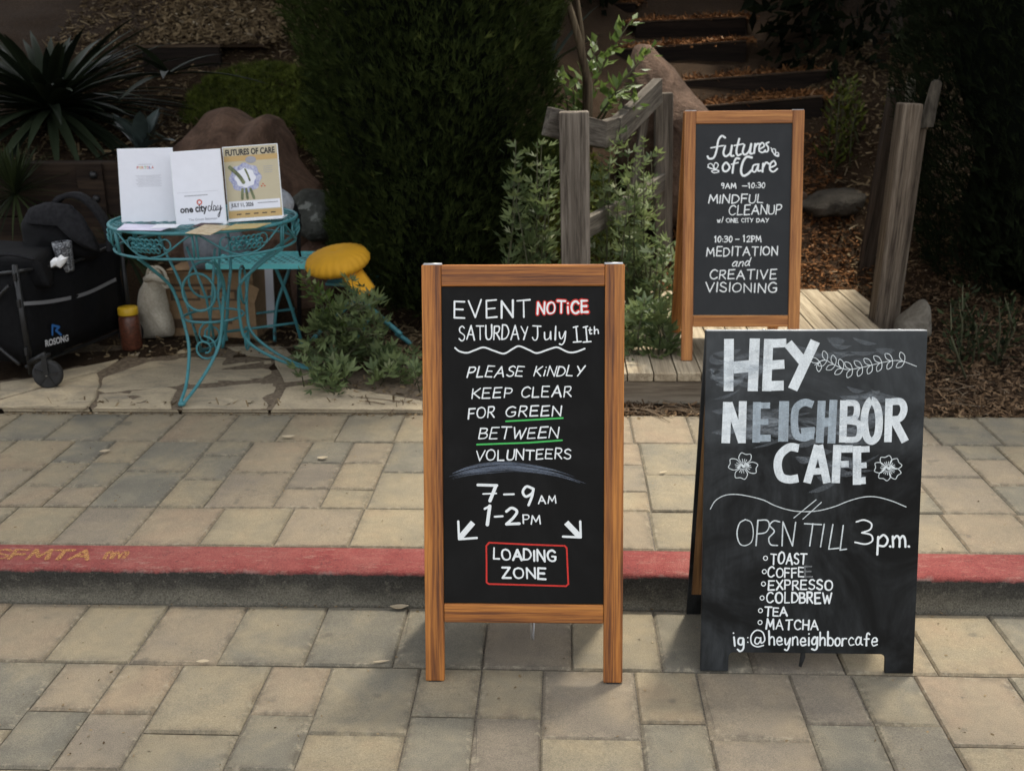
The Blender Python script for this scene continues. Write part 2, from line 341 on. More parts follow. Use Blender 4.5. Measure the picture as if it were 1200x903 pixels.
M['flagbed'] = simple('earth and litter joints', (.21,.165,.115), (.075,.056,.040), 45, rough=.95, bmp=.8, spec=.1)
def soilmat():
    m, t, b, o = nodes('mulch soil'); f = tex(t, 3, (1,1,1), 6, .6); g = tex(t, 90, (1,2.2,1), 5, .75, 1)
    c = ramp(t, g, [(.3, (.012,.008,.005)), (.5, (.05,.031,.018)), (.68, (.105,.068,.04)), (.8, (.17,.12,.075))]); c = mix(t, ramp(t, f, [(.4, (0,0,0)), (.7, (.5,)*3)]), c, (.03,.02,.013))
    t.links.new(c, b.inputs['Base Color']); b.inputs['Roughness'].default_value = .95; b.inputs['Specular IOR Level'].default_value = .08; bump(t, b, g, 1.0, .02); return m
M['soil'] = soilmat()
M['chip'] = leafmat('bark chips', (.16,.10,.055), (.03,.018,.011), .9, 0, (.38,.29,.19))
M['chip_red'] = leafmat('fresh orange bark chips', (.23,.105,.04), (.055,.026,.012), .9, 0, (.38,.27,.17))
M['litter'] = leafmat('dry litter', (.22,.16,.09), (.06,.04,.022), .9, .1, (.42,.36,.26))
def rockmat(name, c1, c2, spots=None):
    m, t, b, o = nodes(name); f = tex(t, 5, (1,1,1), 8, .65, .6); g = tex(t, 40, (1,1,1), 5, .7)
    c = ramp(t, f, [(.3, c2), (.65, c1)]); c = mix(t, .5, c, ramp(t, g, [(.3, (.28,)*3), (.7, (.72,)*3)]), 'OVERLAY')
    if spots: c = mix(t, ramp(t, tex(t, 9, (1,1,1), 4, .6), [(.6, (0,0,0)), (.66, (.8,)*3)]), c, spots)
    t.links.new(c, b.inputs['Base Color']); b.inputs['Roughness'].default_value = .9; b.inputs['Specular IOR Level'].default_value = .12; bump(t, b, mix(t, .5, f, g), 1.0, .05); return m
M['rock_brown'] = rockmat('brown boulder', (.18,.11,.075), (.06,.036,.025))
M['rock_tan'] = rockmat('tan boulder', (.16,.105,.075), (.055,.036,.026))
M['rock_grey'] = rockmat('lichened grey rock', (.10,.105,.09), (.04,.04,.035), (.28,.29,.26))
M['slab'] = rockmat('grey brown slab', (.10,.088,.07), (.035,.03,.024))
M['concrete'] = rockmat('broken concrete', (.26,.235,.19), (.16,.14,.11))
M['cypress'] = leafmat('cypress scale foliage', (.038,.053,.014), (.006,.009,.003), .9, .2, (.085,.105,.028), .05)
M['conifer'] = leafmat('dark conifer foliage', (.013,.018,.008), (.004,.006,.003), .9, .1, None, .03)
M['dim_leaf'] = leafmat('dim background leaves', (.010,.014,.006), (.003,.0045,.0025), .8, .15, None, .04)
M['mallow'] = leafmat('grey green shrub leaves', (.17,.215,.085), (.055,.085,.034), .5, .35, (.42,.44,.27), .3)  # palest leaf tint paints in the bright highlights
M['fresh'] = leafmat('fresh green leaves', (.13,.19,.045), (.05,.085,.022), .45, .35, (.33,.4,.2), .3)
M['dim_green'] = leafmat('dim trailing leaves', (.034,.045,.018), (.01,.014,.006), .7, .2)
M['moss'] = leafmat('mossy ground cover', (.10,.12,.02), (.022,.030,.007), .8, .2)
M['grass'] = leafmat('dark grass', (.03,.04,.014), (.01,.014,.006), .7, .2)
M['yucca'] = leafmat('dark sword leaves', (.028,.038,.020), (.008,.012,.007), .55, .1, (.10,.12,.08), .12)
M['agave'] = simple('blue green agave', (.055,.075,.068), (.025,.036,.034), 12, rough=.45, bmp=.05)
M['canopy'] = leafmat('overhead tree leaves', (.06,.085,.03), (.03,.05,.018), .5, .25)
M['bark'] = simple('tree bark', (.09,.065,.045), (.03,.02,.015), 25, (1,1,.2), rough=.95, bmp=1)
M['stem'] = simple('green brown stem', (.07,.075,.03), (.035,.03,.015), 60, rough=.8)
M['twig'] = simple('dry twigs', (.2,.15,.1), (.08,.055,.035), 30, rough=.9, spec=.1)
M['stalk'] = woodmat('dried flower stalk', (.14,.11,.07), (.085,.062,.038), (.035,.025,.016), 'Z', fine=120, rough=.9)
def paintmat(name, c, rust, rough=.45, worn=.62):
    m, t, b, o = nodes(name); f = tex(t, 17, (1,1,1), 8, .8); g = tex(t, 6, (1,1,1), 3)
    col = mix(t, ramp(t, g, [(.3, (0,0,0)), (.7, (.5,)*3)]), c, tuple(x*.6 for x in c)); col = mix(t, ramp(t, f, [(worn, (0,0,0)), (worn+.06, (1,1,1))]), col, rust)
    t.links.new(col, b.inputs['Base Color']); b.inputs['Roughness'].default_value = rough; bump(t, b, f, .15, .002); return m
M['teal'] = paintmat('chipped turquoise paint', (.045,.20,.22), (.028,.027,.030), .5, .57)
M['teal_sunlit'] = paintmat('sunlit turquoise seat paint', (.13,.56,.58), (.04,.06,.06), worn=.72)  # brighter copy of the turquoise: sunlight on the seat put into its colour
M['yellow'] = paintmat('yellow quilted cloth', (.72,.36,.012), (.5,.24,.01), .8, .66)
def flat(name, c, rough=.7, var=.9, scale=30, spec=.4, bmp=0):
    return simple(name, c, tuple(x*var for x in c), scale, rough=rough, bmp=bmp, spec=spec)
M['paper'] = flat('white paper', (.74,.75,.80), .6, .96); M['white'] = flat('white card', (.78,.78,.78), .5, .95)
M['ink'] = flat('black ink', (.02,.02,.022), .6); M['ink_grey'] = flat('grey ink', (.32,.32,.35), .6); M['ink_red'] = flat('red ink', (.55,.09,.05))
M['ink_lgrey'] = flat('pale grey ink', (.5,.5,.54), .6)
M['ink_yellow'] = flat('yellow ink', (.65,.45,.05)); M['ink_green'] = flat('green ink', (.15,.4,.12)); M['ink_orange'] = flat('orange ink', (.65,.25,.06)); M['ink_blue'] = flat('blue ink', (.07,.13,.4))
M['poster'] = flat('buff poster paper', (.50,.44,.30), .6, .95); M['poster_or'] = flat('orange poster band', (.50,.34,.14), .6, .95)
M['porcelain'] = simple('printed blue and white', (.55,.56,.62), (.18,.2,.42), 90, rough=.6, bmp=0); M['p_green'] = simple('printed green stems', (.22,.25,.12), (.05,.06,.03), 60, rough=.6, bmp=0)
M['flyer_a'] = simple('printed flyer', (.62,.55,.38), (.35,.22,.08), 40, rough=.5, bmp=0); M['flyer_b'] = simple('orange printed flyer', (.6,.36,.12), (.3,.34,.16), 35, rough=.5, bmp=0)
M['flyer_c'] = simple('lilac printed paper', (.68,.66,.8), (.5,.48,.62), 10, rough=.5, bmp=0)
M['acrylic'] = flat('clear acrylic', (.8,.82,.84), .12)
M['purple'] = simple('dark printed cloth', (.09,.05,.05), (.03,.018,.02), 90, rough=.9)
M['blackcloth'] = simple('black polyester', (.0075,.0075,.008), (.004,.004,.0045), 40, rough=.8, bmp=.2, spec=.12)
M['greycloth'] = simple('charcoal canvas', (.022,.022,.024), (.010,.010,.011), 60, rough=.9, bmp=.3, spec=.12)
M['sheen'] = flat('reflective tape', (.17,.17,.175), .5); M['logo_white'] = flat('white print', (.5,.5,.5)); M['logo_blue'] = flat('blue print', (.02,.11,.32))
M['tread'] = simple('orange brown mulch', (.16,.088,.045), (.04,.022,.013), 60, (1,2,1), rough=.95, bmp=1.0, spec=.08)
M['dim_brown'] = woodmat('dark weathered post', (.085,.065,.048), (.055,.04,.03), (.02,.015,.011), 'Z', fine=110, rough=.9)
M['canvas'] = simple('unbleached canvas', (.50,.45,.36), (.34,.30,.23), 90, rough=.9, bmp=.3)
M['carton'] = simple('corrugated card', (.30,.19,.10), (.22,.14,.07), 40, rough=.85, bmp=.1); M['carton_ink'] = flat('brown print', (.09,.055,.03))
M['greybag'] = simple('grey padded cloth', (.17,.18,.2), (.07,.075,.085), 30, rough=.8, bmp=.4); M['lightbag'] = simple('pale quilted cloth', (.36,.38,.40), (.2,.21,.23), 40, rough=.8, bmp=.4)
M['lid'] = flat('yellow plastic lid', (.62,.38,.02), .4); M['snacks'] = simple('brown snacks in jar', (.16,.055,.03), (.04,.015,.01), 70, rough=.3, bmp=.4)
M['tumbler'] = simple('speckled steel cup', (.28,.29,.3), (.03,.03,.035), 120, rough=.35, lo=.45, hi=.6)

# ================================================================== SETTING
# far ground sheet, street bed and sidewalk bed (joint sand shows between the pavers)
g = MB(); g.add([(-150,-150,-.05),(150,-150,-.05),(150,150,-.05),(-150,150,-.05)], [(0,1,2,3)]); struct(g.build('ground', M['soil']))

def paver_field(name, cells, z):
    mb = MB(); edge = []
    for (x0, x1, y0, y1) in cells:
        g = .0019; j = lambda: random.uniform(-.0014, .0014)
        a = [(x0+g+j(), y0+g+j()), (x1-g+j(), y0+g+j()), (x1-g+j(), y1-g+j()), (x0+g+j(), y1-g+j())]
        e = random.uniform(.004, .008); b = [(a[0][0]+e, a[0][1]+e), (a[1][0]-e, a[1][1]+e), (a[2][0]-e, a[2][1]-e), (a[3][0]+e, a[3][1]-e)]
        h = z+random.uniform(-.0014, .0014); ti = [random.uniform(-.001, .001) for _ in range(4)]
        # chipped corner now and then
        if random.random() < .25:
            k = random.randrange(4); cx, cy = (x0+x1)/2, (y0+y1)/2; q = random.uniform(.006, .016)
            b[k] = (b[k][0]+math.copysign(q, cx-b[k][0]), b[k][1]+math.copysign(q, cy-b[k][1]))
        c4 = [(b[i][0]+(.035 if i in (0, 3) else -.035), b[i][1]+(.035 if i in (0, 1) else -.035)) for i in range(4)]
        tz = lambda i, p: h+ti[i]
        vs = [(p[0], p[1], z-.03) for p in a]+[(p[0], p[1], h-.0055) for p in a]+[(p[0], p[1], tz(i, p)) for i, p in enumerate(b)]+[(p[0], p[1], tz(i, p)+.0006) for i, p in enumerate(c4)]
        fs = [(12,13,14,15)]+[(i, (i+1) % 4, 4+(i+1) % 4, 4+i) for i in range(4)]+[(4+i, 4+(i+1) % 4, 8+(i+1) % 4, 8+i) for i in range(4)]+[(8+i, 8+(i+1) % 4, 12+(i+1) % 4, 12+i) for i in range(4)]
        mb.add(vs, fs, tint=random.random()); edge += [1]*12+[0]*4
    o = mb.build(name, M['paver'], tint=True); at = o.data.attributes.new('edge', 'FLOAT', 'POINT'); at.data.foreach_set('value', edge); return struct(o)
def row(y0, y1, anchor, w, xa=-4.4, xb=4.4):
    k0 = math.floor((xa-anchor)/w); k1 = math.ceil((xb-anchor)/w)
    return [(anchor+k*w, anchor+(k+1)*w, y0, y1) for k in range(k0, k1)]
def band(y0, y1, anchor, s, l, pair_far, single_far, xa=-4.4, xb=4.4):
    """columns S S L S L repeating; L columns hold two slabs, S columns three stones"""
    out = []; per = 3*s+2*l; x = anchor+math.floor((xa-anchor)/per)*per; H = y1-y0
    while x < xb:
        for kind, w in (('p', s), ('p', s), ('L', l), ('s', s), ('L', l)):
            cuts = [.5, 1] if kind == 'L' else (pair_far if kind == 'p' else single_far)
            a = 0
            for c in cuts:
                c2 = c+(random.uniform(-.01, .01) if c < 1 else 0)
                out.append((x, x+w, y1-c2*H, y1-a*H)); a = c2
            x += w
    return out
low = row(2.477, 2.793, .0265, .2395)
low += band(1.88, 2.475, -1.343, .1625, .2405, [.37, .74, 1], [.37, .74, 1])
y = 1.878
for k in range(3):
    low += row(y-.31, y, .1*k, .2395); low += band(y-.91, y-.312, -1.1+.3*k, .1625, .2405, [.26, .63, 1], [.37, .74, 1]); y -= .912
paver_field('street_paving', low, 0.0)
up = row(2.968, 3.253, -.661, .2363)
up += band(3.255, 3.885, -1.927, .1595, .2365, [.36, .735, 1], [.235, .62, 1])
up += row(3.887, 4.213, -.662, .2347)
paver_field('sidewalk_paving', up, .11)
g = MB(); g.box((-4.5, -1.0, -.04), (4.5, 2.799, -.0075)); struct(g.build('street_bed', M['joint']))
g = MB(); g.box((-4.5, 2.90, -.04), (4.5, 4.225, .1025)); struct(g.build('sidewalk_bed', M['joint']))

# kerb: battered face, worn arris, red top
def kerb():
    nx = 420; prof = [(2.800, -.03), (2.801, .02), (2.804, .06), (2.807, .092), (2.8095, .101), (2.815, .1065), (2.826, .1095), (2.86, .111), (2.92, .1115), (2.955, .1115), (2.962, .107), (2.963, .02)]
    vs = []; fs = []
    for i in range(nx+1):
        x = -4.5+9*i/nx
        for k, (y, z) in enumerate(prof):
            n = mnoise.noise(Vector((x*9, k*.7, 3)))*.0022+mnoise.noise(Vector((x*40, k*1.3, 8)))*.0012
            chip = max(0, mnoise.noise(Vector((x*3.1, 5, 1)))-.35)*.03 if k in (3, 4, 5) else 0
            vs.append((x, y+(n*1.6+chip if k < 7 else 0), z-(abs(n) if 3 <= k < 7 else 0)-chip*.6))
    m = len(prof)
    for i in range(nx):
        for k in range(m-1): fs.append((i*m+k, i*m+k+1, (i+1)*m+k+1, (i+1)*m+k))
    mb = MB(); mb.add(vs, fs, True); o = mb.build('kerb', M['kerb'])
    # keep object space = street heights for the paint line
    off = Vector((o.location.x, o.location.y, o.location.z)); o.data.transform(Matrix.Translation((0, 0, off.z))); o.location.z = 0
    return struct(o)
kerb()

# ------------------------------------------------------------------ terrain
def lerp(x, t):
    for (a, za), (b, zb) in zip(t, t[1:]):
        if x <= b: return za if x <= a else za+(zb-za)*(x-a)/(b-a)
    return t[-1][1]
TL = [(4.2,.112),(4.3,.124),(5.7,.124),(5.95,.5),(6.4,.98),(7.0,1.2),(7.35,1.42),(7.6,1.6),(9,2.25),(12,3.6),(20,7)]
TM = [(4.3,.10),(5.3,.14),(6.1,.3),(7,1.05),(9,1.9),(12,3.3),(20,7)]
TP = [(4.3,.10),(5.95,.19),(6.15,.25),(6.8,.52),(7.0,.6),(7.5,1.02),(7.6,1.1),(10,2.0),(12,2.9),(20,7)]
TR = [(4.3,.108),(5.1,.16),(6.0,.45),(7,.95),(9,1.85),(12,3.2),(20,7)]
def gz(x, y):
    zs = [(-.6, lerp(y, TL)), (.0, lerp(y, TM)), (.55, lerp(y, TP)), (1.75, lerp(y, TP)), (2.1, lerp(y, TR))]
    z = lerp(x, zs)
    amp = min(1, max(0, (y-4.3)*1.6))
    return z + amp*(.035*mnoise.noise(Vector((x*1.7, y*1.7, 0)))+.014*mnoise.noise(Vector((x*7, y*7, 2))))
def terrain():
    xs = np.arange(-9, 9.01, .07); ys = np.concatenate([np.arange(4.216, 9, .06), np.arange(9, 20, .3)])
    vs = [(x, y, gz(x, y)) for y in ys for x in xs]; n = len(xs)
    fs = [(j*n+i, j*n+i+1, (j+1)*n+i+1, (j+1)*n+i) for j in range(len(ys)-1) for i in range(n-1)]
    mb = MB(); mb.add(vs, fs, True); struct(mb.build('hillside', M['soil']))
terrain()

# mulch: bark chips lying on the hillside (uncountable)
def chips(name, regions, mat, per, size, lift=.004, lab=None):
    pos = []
    for (x0, x1, y0, y1) in regions:
        n = int((x1-x0)*(y1-y0)*per)
        for _ in range(n):
            x = random.uniform(x0, x1); y = random.uniform(y0, y1); pos.append((x, y, gz(x, y)+random.uniform(0, lift)))
    n = len(pos); A = runit(n); A[:, 2] *= .35; B = runit(n); B[:, 2] *= .3
    sc = np.stack([rng.uniform(.4, 1.6, n)*size, rng.uniform(.12, .4, n)*size, rng.uniform(.2, .8, n)*size], 1)
    return tag(scatter(name, mat, None, *CHIP, pos, A, B, sc), kind='stuff')
chips('bark_mulch', [(-.2, .35, 4.23, 6.0), (.2, 1.9, 4.225, 4.36), (1.6, 2.6, 4.225, 6.2)], M['chip'], 5200, .030, .012)
chips('hillside_litter', [(-3.6, -.2, 5.9, 8.6), (-1.2, .3, 4.9, 6.2), (1.7, 3.3, 6, 8.5), (-4.8, -.8, 8.5, 10.6)], M['litter'], 1500, .045, .01)
chips('orange_mulch', [(.55, 1.8, 5.97, 7.5)], M['chip_red'], 4200, .036, .014)
chips('kerbside_litter', [(-2.3, -.3, 4.22, 4.32), (-2.4, -1.0, 5.0, 5.7), (-1.1, -.2, 4.3, 5.4)], M['litter'], 900, .028, .012)

def twigs(name, regs, n, L):
    mb = MB()
    for _ in range(n):
        x0, x1, y0, y1 = random.choice(regs); x = random.uniform(x0, x1); y = random.uniform(y0, y1); a = random.uniform(0, 6.3); l = L*random.uniform(.4, 1.3); p = Vector((x, y, gz(x, y)+random.uniform(.006, .022))); d = Vector((math.cos(a), math.sin(a), random.uniform(-.12, .16)))
        mb.tube([p, p+d*l*.5+Vector((random.uniform(-.01,.01), random.uniform(-.01,.01), .004)), p+d*l], [.0028, .0022, .001], 5)
    tag(mb.build(name, M['twig']), kind='stuff')
twigs('twig_litter', [(1.3, 2.5, 4.24, 5.6), (1.3, 2.5, 4.24, 5.0), (.2, .8, 4.23, 4.34), (-.9, -.2, 4.25, 5.2), (.7, 1.7, 6.0, 7.2)], 260, .16)

# grit and crumbs on the paving
def grit():
    pos = []
    for _ in range(420): pos.append((random.uniform(-2.4, 2.2), random.uniform(1.75, 2.78), .0022))
    for _ in range(260): pos.append((random.uniform(-2.4, 2.2), 2.796-abs(random.gauss(0, .018)), .004))
    for _ in range(420): pos.append((random.uniform(-2.6, 2.4), random.uniform(2.98, 4.2), .1125))
    for _ in range(500): pos.append((random.uniform(-2.6, 2.4), 4.215-abs(random.gauss(0, .02)), .114))
    n = len(pos); A = runit(n); A[:, 2] *= .2; B = runit(n); B[:, 2] *= .2; s_ = rng.uniform(.0025, .009, n)*np.where(np.arange(n) > 1100, 2.0, 1)
    tag(scatter('paving_grit', M['litter'], None, *CHIP, pos, A, B, np.stack([s_, s_*rng.uniform(.3, .8, n), s_*.5], 1)), kind='stuff')
grit()

# flagstones beyond the pavers: outlines on the ground
FL = [[(0,215),(95,190),(200,158),(272,140),(273,188),(238,250),(120,254),(0,258)],
      [(282,196),(380,186),(470,178),(497,183),(478,215),(488,245),(250,254)],
      [(288,150),(420,103),(560,88),(690,92),(772,98),(778,150),(560,166),(420,180),(300,190),(278,184)],
      [(520,184),(640,172),(782,160),(770,190),(752,236),(512,246)],
      [(806,178),(905,166),(1040,190),(1190,215),(1190,248),(1000,240),(765,243)],
      [(0,166),(90,156),(200,128),(330,100),(268,134),(95,183),(0,208)],
      [(640,62),(790,60),(905,148),(800,162),(788,98),(690,88)],
      [(-330,190),(-20,170),(-20,250),(-330,258)], [(340,86),(470,52),(600,58),(545,82),(420,96)]]
def flags():
    mb = MB()
    for k, o in enumerate(FL):
        pts = [G(x/2.4, 380+y/2.4, .13) for x, y in o]
        c = sum(pts, Vector())/len(pts); pts = [p+(p-c).normalized()*.009 for p in pts]
        # subdivide the rim and roughen it
        rim = []
        for a, b in zip(pts, pts[1:]+pts[:1]):
            m = max(2, int((b-a).length/.04))
            for i in range(m):
                p = a.lerp(b, i/m); rim.append(p + Vector((mnoise.noise(p*11), mnoise.noise(p*11+Vector((7,0,0))), 0))*.012)
        n = len(rim); z = .131+random.uniform(-.004, .006); t = random.random(); tilt = Vector((random.uniform(-.006, .006), random.uniform(-.006, .006), 0))
        rings = [(1.0, .09), (1.0, z-.012), (.975, z-.002), (.93, z), (.6, z+.003), (.25, z+.002)]
        vs = []
        for s_, zz in rings:
            for p in rim:
                q = c+(p-c)*s_; vs.append((q.x, max(q.y, 4.222), zz+(q-c).dot(tilt)+(mnoise.noise(q*9)*.006 if s_ < .95 else 0)))
        fs = [(r*n+i, r*n+(i+1) % n, (r+1)*n+(i+1) % n, (r+1)*n+i) for r in range(len(rings)-1) for i in range(n)]+[tuple((len(rings)-1)*n+i for i in range(n))]
        mb.add(vs, fs, tint=t)
    struct(mb.build('flagstone_paving', M['flag'], tint=True))
    mb = MB(); n = 60; vs = []
    for i in range(n+1):
        x = -3.4+3.1*i/n
        for y in (4.217, 4.4, 4.8, 5.2, 5.5): vs.append((x, y, .1275+.003*mnoise.noise(Vector((x*9, y*9, 0)))-(.02 if y > 5.4 else 0)))
    mb.add(vs, [(i*5+k, i*5+k+1, (i+1)*5+k+1, (i+1)*5+k) for i in range(n) for k in range(4)], True); struct(mb.build('flagstone_bed', M['flagbed']))
flags()

# ------------------------------------------------------------------ boardwalk
DZ = .25
bw = thing('wooden_boardwalk', (.95, 5.1, .12), 'low weathered boardwalk of lengthwise planks under the smaller rear sign', 'boardwalk')
mb = MB(); x = .075; k = 0
while x < 1.62:
    w = random.uniform(.098, .112); mb.box((x, 4.352+random.uniform(-.004, .004)+max(0, x-1.22)*3.2, DZ-.036), (x+w-.005, 6.0+random.uniform(-.05, .06), DZ+random.uniform(-.002, .002))); x += w
mb.build('planks', M['deck'], bw, bevel=.004)
mb = MB(); mb.box((.06, 4.358, .112), (1.30, 4.398, DZ-.038)); mb.build('fascia_board', M['fascia'], bw, bevel=.004)
mb = MB(); mb.box((.10, 5.2, .10), (1.60, 5.26, DZ-.038)); mb.build('joist', M['fascia'], bw)

# ------------------------------------------------------------------ stairs of tarred timbers up the slope
st = thing('hillside_stairs', (1.0, 7.6, 1.05), 'dark timber stairs filled with orange mulch climbing the slope behind the signs', 'stairs')
steps = [(7.6, [(815,125),(965,112)], 900, 940), (8.05, [(795,95),(1000,79)], 0, 0), (8.55, [(700,59),(875,47)], 0, 0), (9.05, [(745,25),(875,19.5)], 0, 0), (9.55, [(600,3),(745,3)], 0, 0)]
tops = []
for i, (Y, l, _, _) in enumerate(steps):
    a = P(*l[0], Y); b = P(*l[1], Y); z = (a.z+b.z)/2; x0, x1 = min(a.x, b.x), max(a.x, b.x); tops.append((Y, z, x0, x1, a.z, b.z))
for i, (Y, z, x0, x1, za, zb) in enumerate(tops):
    h = .26
    mb = MB(); mb.add([(x0,Y,za-h),(x1,Y,zb-h),(x1,Y+.09,zb-h),(x0,Y+.09,za-h),(x0,Y,za-.012),(x1,Y,zb-.012),(x1,Y+.09,zb-.012),(x0,Y+.09,za-.012)],[(0,3,2,1),(4,5,6,7),(0,1,5,4),(1,2,6,5),(2,3,7,6),(3,0,4,7)])
    rs = mb.build('riser', M['riser'], st, bevel=.006)
    mb = MB(); mb.add([(x0,Y-.002,za-.010),(x1,Y-.002,zb-.010),(x1,Y+.088,zb-.010),(x0,Y+.088,za-.010),(x0,Y-.002,za),(x1,Y-.002,zb),(x1,Y+.088,zb),(x0,Y+.088,za)],[(0,3,2,1),(4,5,6,7),(0,1,5,4),(1,2,6,5),(2,3,7,6),(3,0,4,7)])
    mb.build('worn_edge', M['nosing'], rs)
    # loose mulch heaped on the tread up to the next riser
    if i+1 < len(tops): Y2, z2 = tops[i+1][0], tops[i+1][1]-.19
    else: Y2, z2 = Y+.5, z+.1
    mb = MB(); nx, ny = 24, 8; vs = []
    for j in range(ny+1):
        for q in range(nx+1):
            xx = x0-.05+(x1-x0+.1)*q/nx; yy = Y+.07+(Y2-Y-.05)*j/ny; e = (za+(zb-za)*q/nx)
            vs.append((xx, yy, e-.02+(max(z2, z+.03)-z)*(j/ny)**.8+.025*mnoise.noise(Vector((xx*6, yy*6, i)))))
    mb.add(vs, [(j*(nx+1)+q, j*(nx+1)+q+1, (j+1)*(nx+1)+q+1, (j+1)*(nx+1)+q) for j in range(ny) for q in range(nx)], True)
    td = mb.build('tread', M['tread'], st)
    n = 2200; idx = rng.integers(0, len(vs), n); pos = np.array([vs[k] for k in idx])+rng.normal(0, .03, (n, 3))*np.array([1, 1, .12])+np.array([0, 0, .014])
    A = runit(n); A[:, 2] *= .4; scatter('mulch', M['chip_red'], td, *CHIP, pos, A, runit(n), np.stack([rng.uniform(.02, .06, n), rng.uniform(.006, .016, n), rng.uniform(.006, .02, n)], 1))['kind'] = 'stuff'

# ------------------------------------------------------------------ timber retaining wall, left
tw = thing('timber_retaining_wall', (-3.2, 5.95, .12), 'dark timber retaining wall with bolted plate behind the black wagon', 'retaining wall')
mb = MB(); z = .1
for h in (.3, .3, .3):
    mb.box((-5.2, 5.9, z), (-2.44, 6.06, z+h-.006)); z += h
mb.build('timber', M['timber'], tw, bevel=.008)
mb = MB(); mb.box((-2.70, 5.878, .1), (-2.55, 5.897, .992)); pl = mb.build('strap', M['timber'], tw, bevel=.004)
for zz in (.93, .80, .45):
    mb = MB(); c = Vector((-2.6, 5.877, zz)); mb.lathe(c, [(.022, 0), (.022, .008), (.012, .016), (.004, .018)], 10, (Vector((1,0,0)), Vector((0,0,1)), Vector((0,-1,0)))); mb.build('bolt', M['metal'] if 0 else M['darkmetal'], pl)
pb = thing('planter_edging', (-2.55, 7.4, 1.4), 'short dark timber edging board holding mulch above the boulder', 'edging')
a = P(165,53,7.4); b = P(256,50,7.4)
mb = MB(); mb.box((a.x, 7.4, a.z-.30), (b.x, 7.46, a.z-.02)); mb.build('board', M['riser'], pb, bevel=.006)
mb = MB(); mb.box((a.x-.01, 7.398, a.z-.018), (b.x+.01, 7.462, a.z)); mb.build('worn_edge', M['nosing'], pb)
mb = MB(); mb.add([(a.x-.05,7.45,a.z-.02),(b.x+.3,7.45,a.z-.02),(b.x+.5,8.6,a.z+.42),(a.x-.3,8.6,a.z+.42)],[(0,1,2,3)]); struct(mb.build('planter_soil', M['soil']))
n = 2600; u_ = rng.random(n); v_ = rng.random(n); pos = np.stack([a.x-.1+u_*(b.x-a.x+.5), 7.45+v_*1.0, a.z+v_*.385+.005], 1); A = runit(n); A[:, 2] *= .4
tag(scatter('planter_mulch', M['litter'], None, *CHIP, pos, A, runit(n), np.stack([rng.uniform(.02,.06,n), rng.uniform(.008,.02,n), rng.uniform(.006,.02,n)], 1)), kind='stuff')

# ------------------------------------------------------------------ boulders: outlines given real depth, roughened
def boulder(name, out, Y, depth, mat, label, cat='boulder', rough=.05, seed=0):
    pts = [P(x, y, Y) for x, y in out]; c = sum(pts, Vector())/len(pts); rim = []
    for a, b in zip(pts, pts[1:]+pts[:1]):
        for i in range(4): rim.append(a.lerp(b, i/4))
    n = len(rim); rings = 9; vs = []; 
    for r in range(rings+1):
        an = -math.pi/2+math.pi*r/rings; s_ = math.cos(an)**.55 if r not in (0, rings) else .02; yy = math.sin(an)*depth
        for p in rim:
            q = c+(p-c)*s_; q.y = Y+yy+(q.z-c.z)*.28
            k = q*2.6+Vector((seed, 0, 0)); d = mnoise.fractal(k, 1.0, 2.1, 5)*rough
            e = (q-Vector((c.x, Y, c.z))); e.normalize(); vs.append(q+e*d)
    fs = [(r*n+i, r*n+(i+1) % n, (r+1)*n+(i+1) % n, (r+1)*n+i) for r in range(rings) for i in range(n)]+[tuple(range(n))[::-1], tuple(rings*n+i for i in range(n))]
    mb = MB(); mb.add(vs, fs, False)
    o = mb.build(name, mat, sub=1); o.data.polygons.foreach_set('use_smooth', [True]*len(o.data.polygons)); return tag(o, label, cat)
boulder('boulder', [(195,185),(215,158),(245,138),(268,131),(285,139),(296,141),(312,131),(325,138),(335,160),(352,188),(385,214),(395,235),(390,330),(200,330)], 6.35, .38, M['rock_brown'], 'large brown boulder behind the turquoise table', rough=.085)
boulder('boulder', [(340,232),(352,222),(375,224),(394,233),(400,250),(395,275),(370,285),(345,270)], 5.95, .18, M['rock_grey'], 'grey lichen spotted rock between the table and the cypress', 'rock', .03, 5)
boulder('boulder', [(338,300),(346,282),(370,276),(405,282),(412,330),(400,380),(345,380)], 6.0, .22, M['rock_brown'], 'low dark rock under the grey lichen rock', 'rock', .04, 9)
boulder('boulder', [(728,120),(735,80),(748,58),(765,54),(785,76),(808,108),(830,132),(838,180),(840,260),(735,262),(722,190)], 6.95, .34, M['rock_tan'], 'tall tan boulder beside the stairs behind the fence', rough=.085, seed=3)
boulder('boulder', [(936,240),(960,226),(1000,220),(1018,222),(1016,244),(985,252),(945,252)], 6.95, .26, M['slab'], 'flat grey brown slab rock lying on the orange mulch slope', 'rock', .055, 13)
boulder('concrete_block', [(1046,392),(1052,376),(1086,352),(1090,358),(1088,392)], 5.15, .1, M['concrete'], 'broken pale concrete lump at the foot of the leaning right post', 'concrete block', .012, 4)
boulder('boulder', [(905,228),(930,216),(948,224),(946,240),(920,246)], 7.1, .15, M['rock_brown'], 'small dark rock at the left end of the flat slab rock', 'rock', .03, 21)

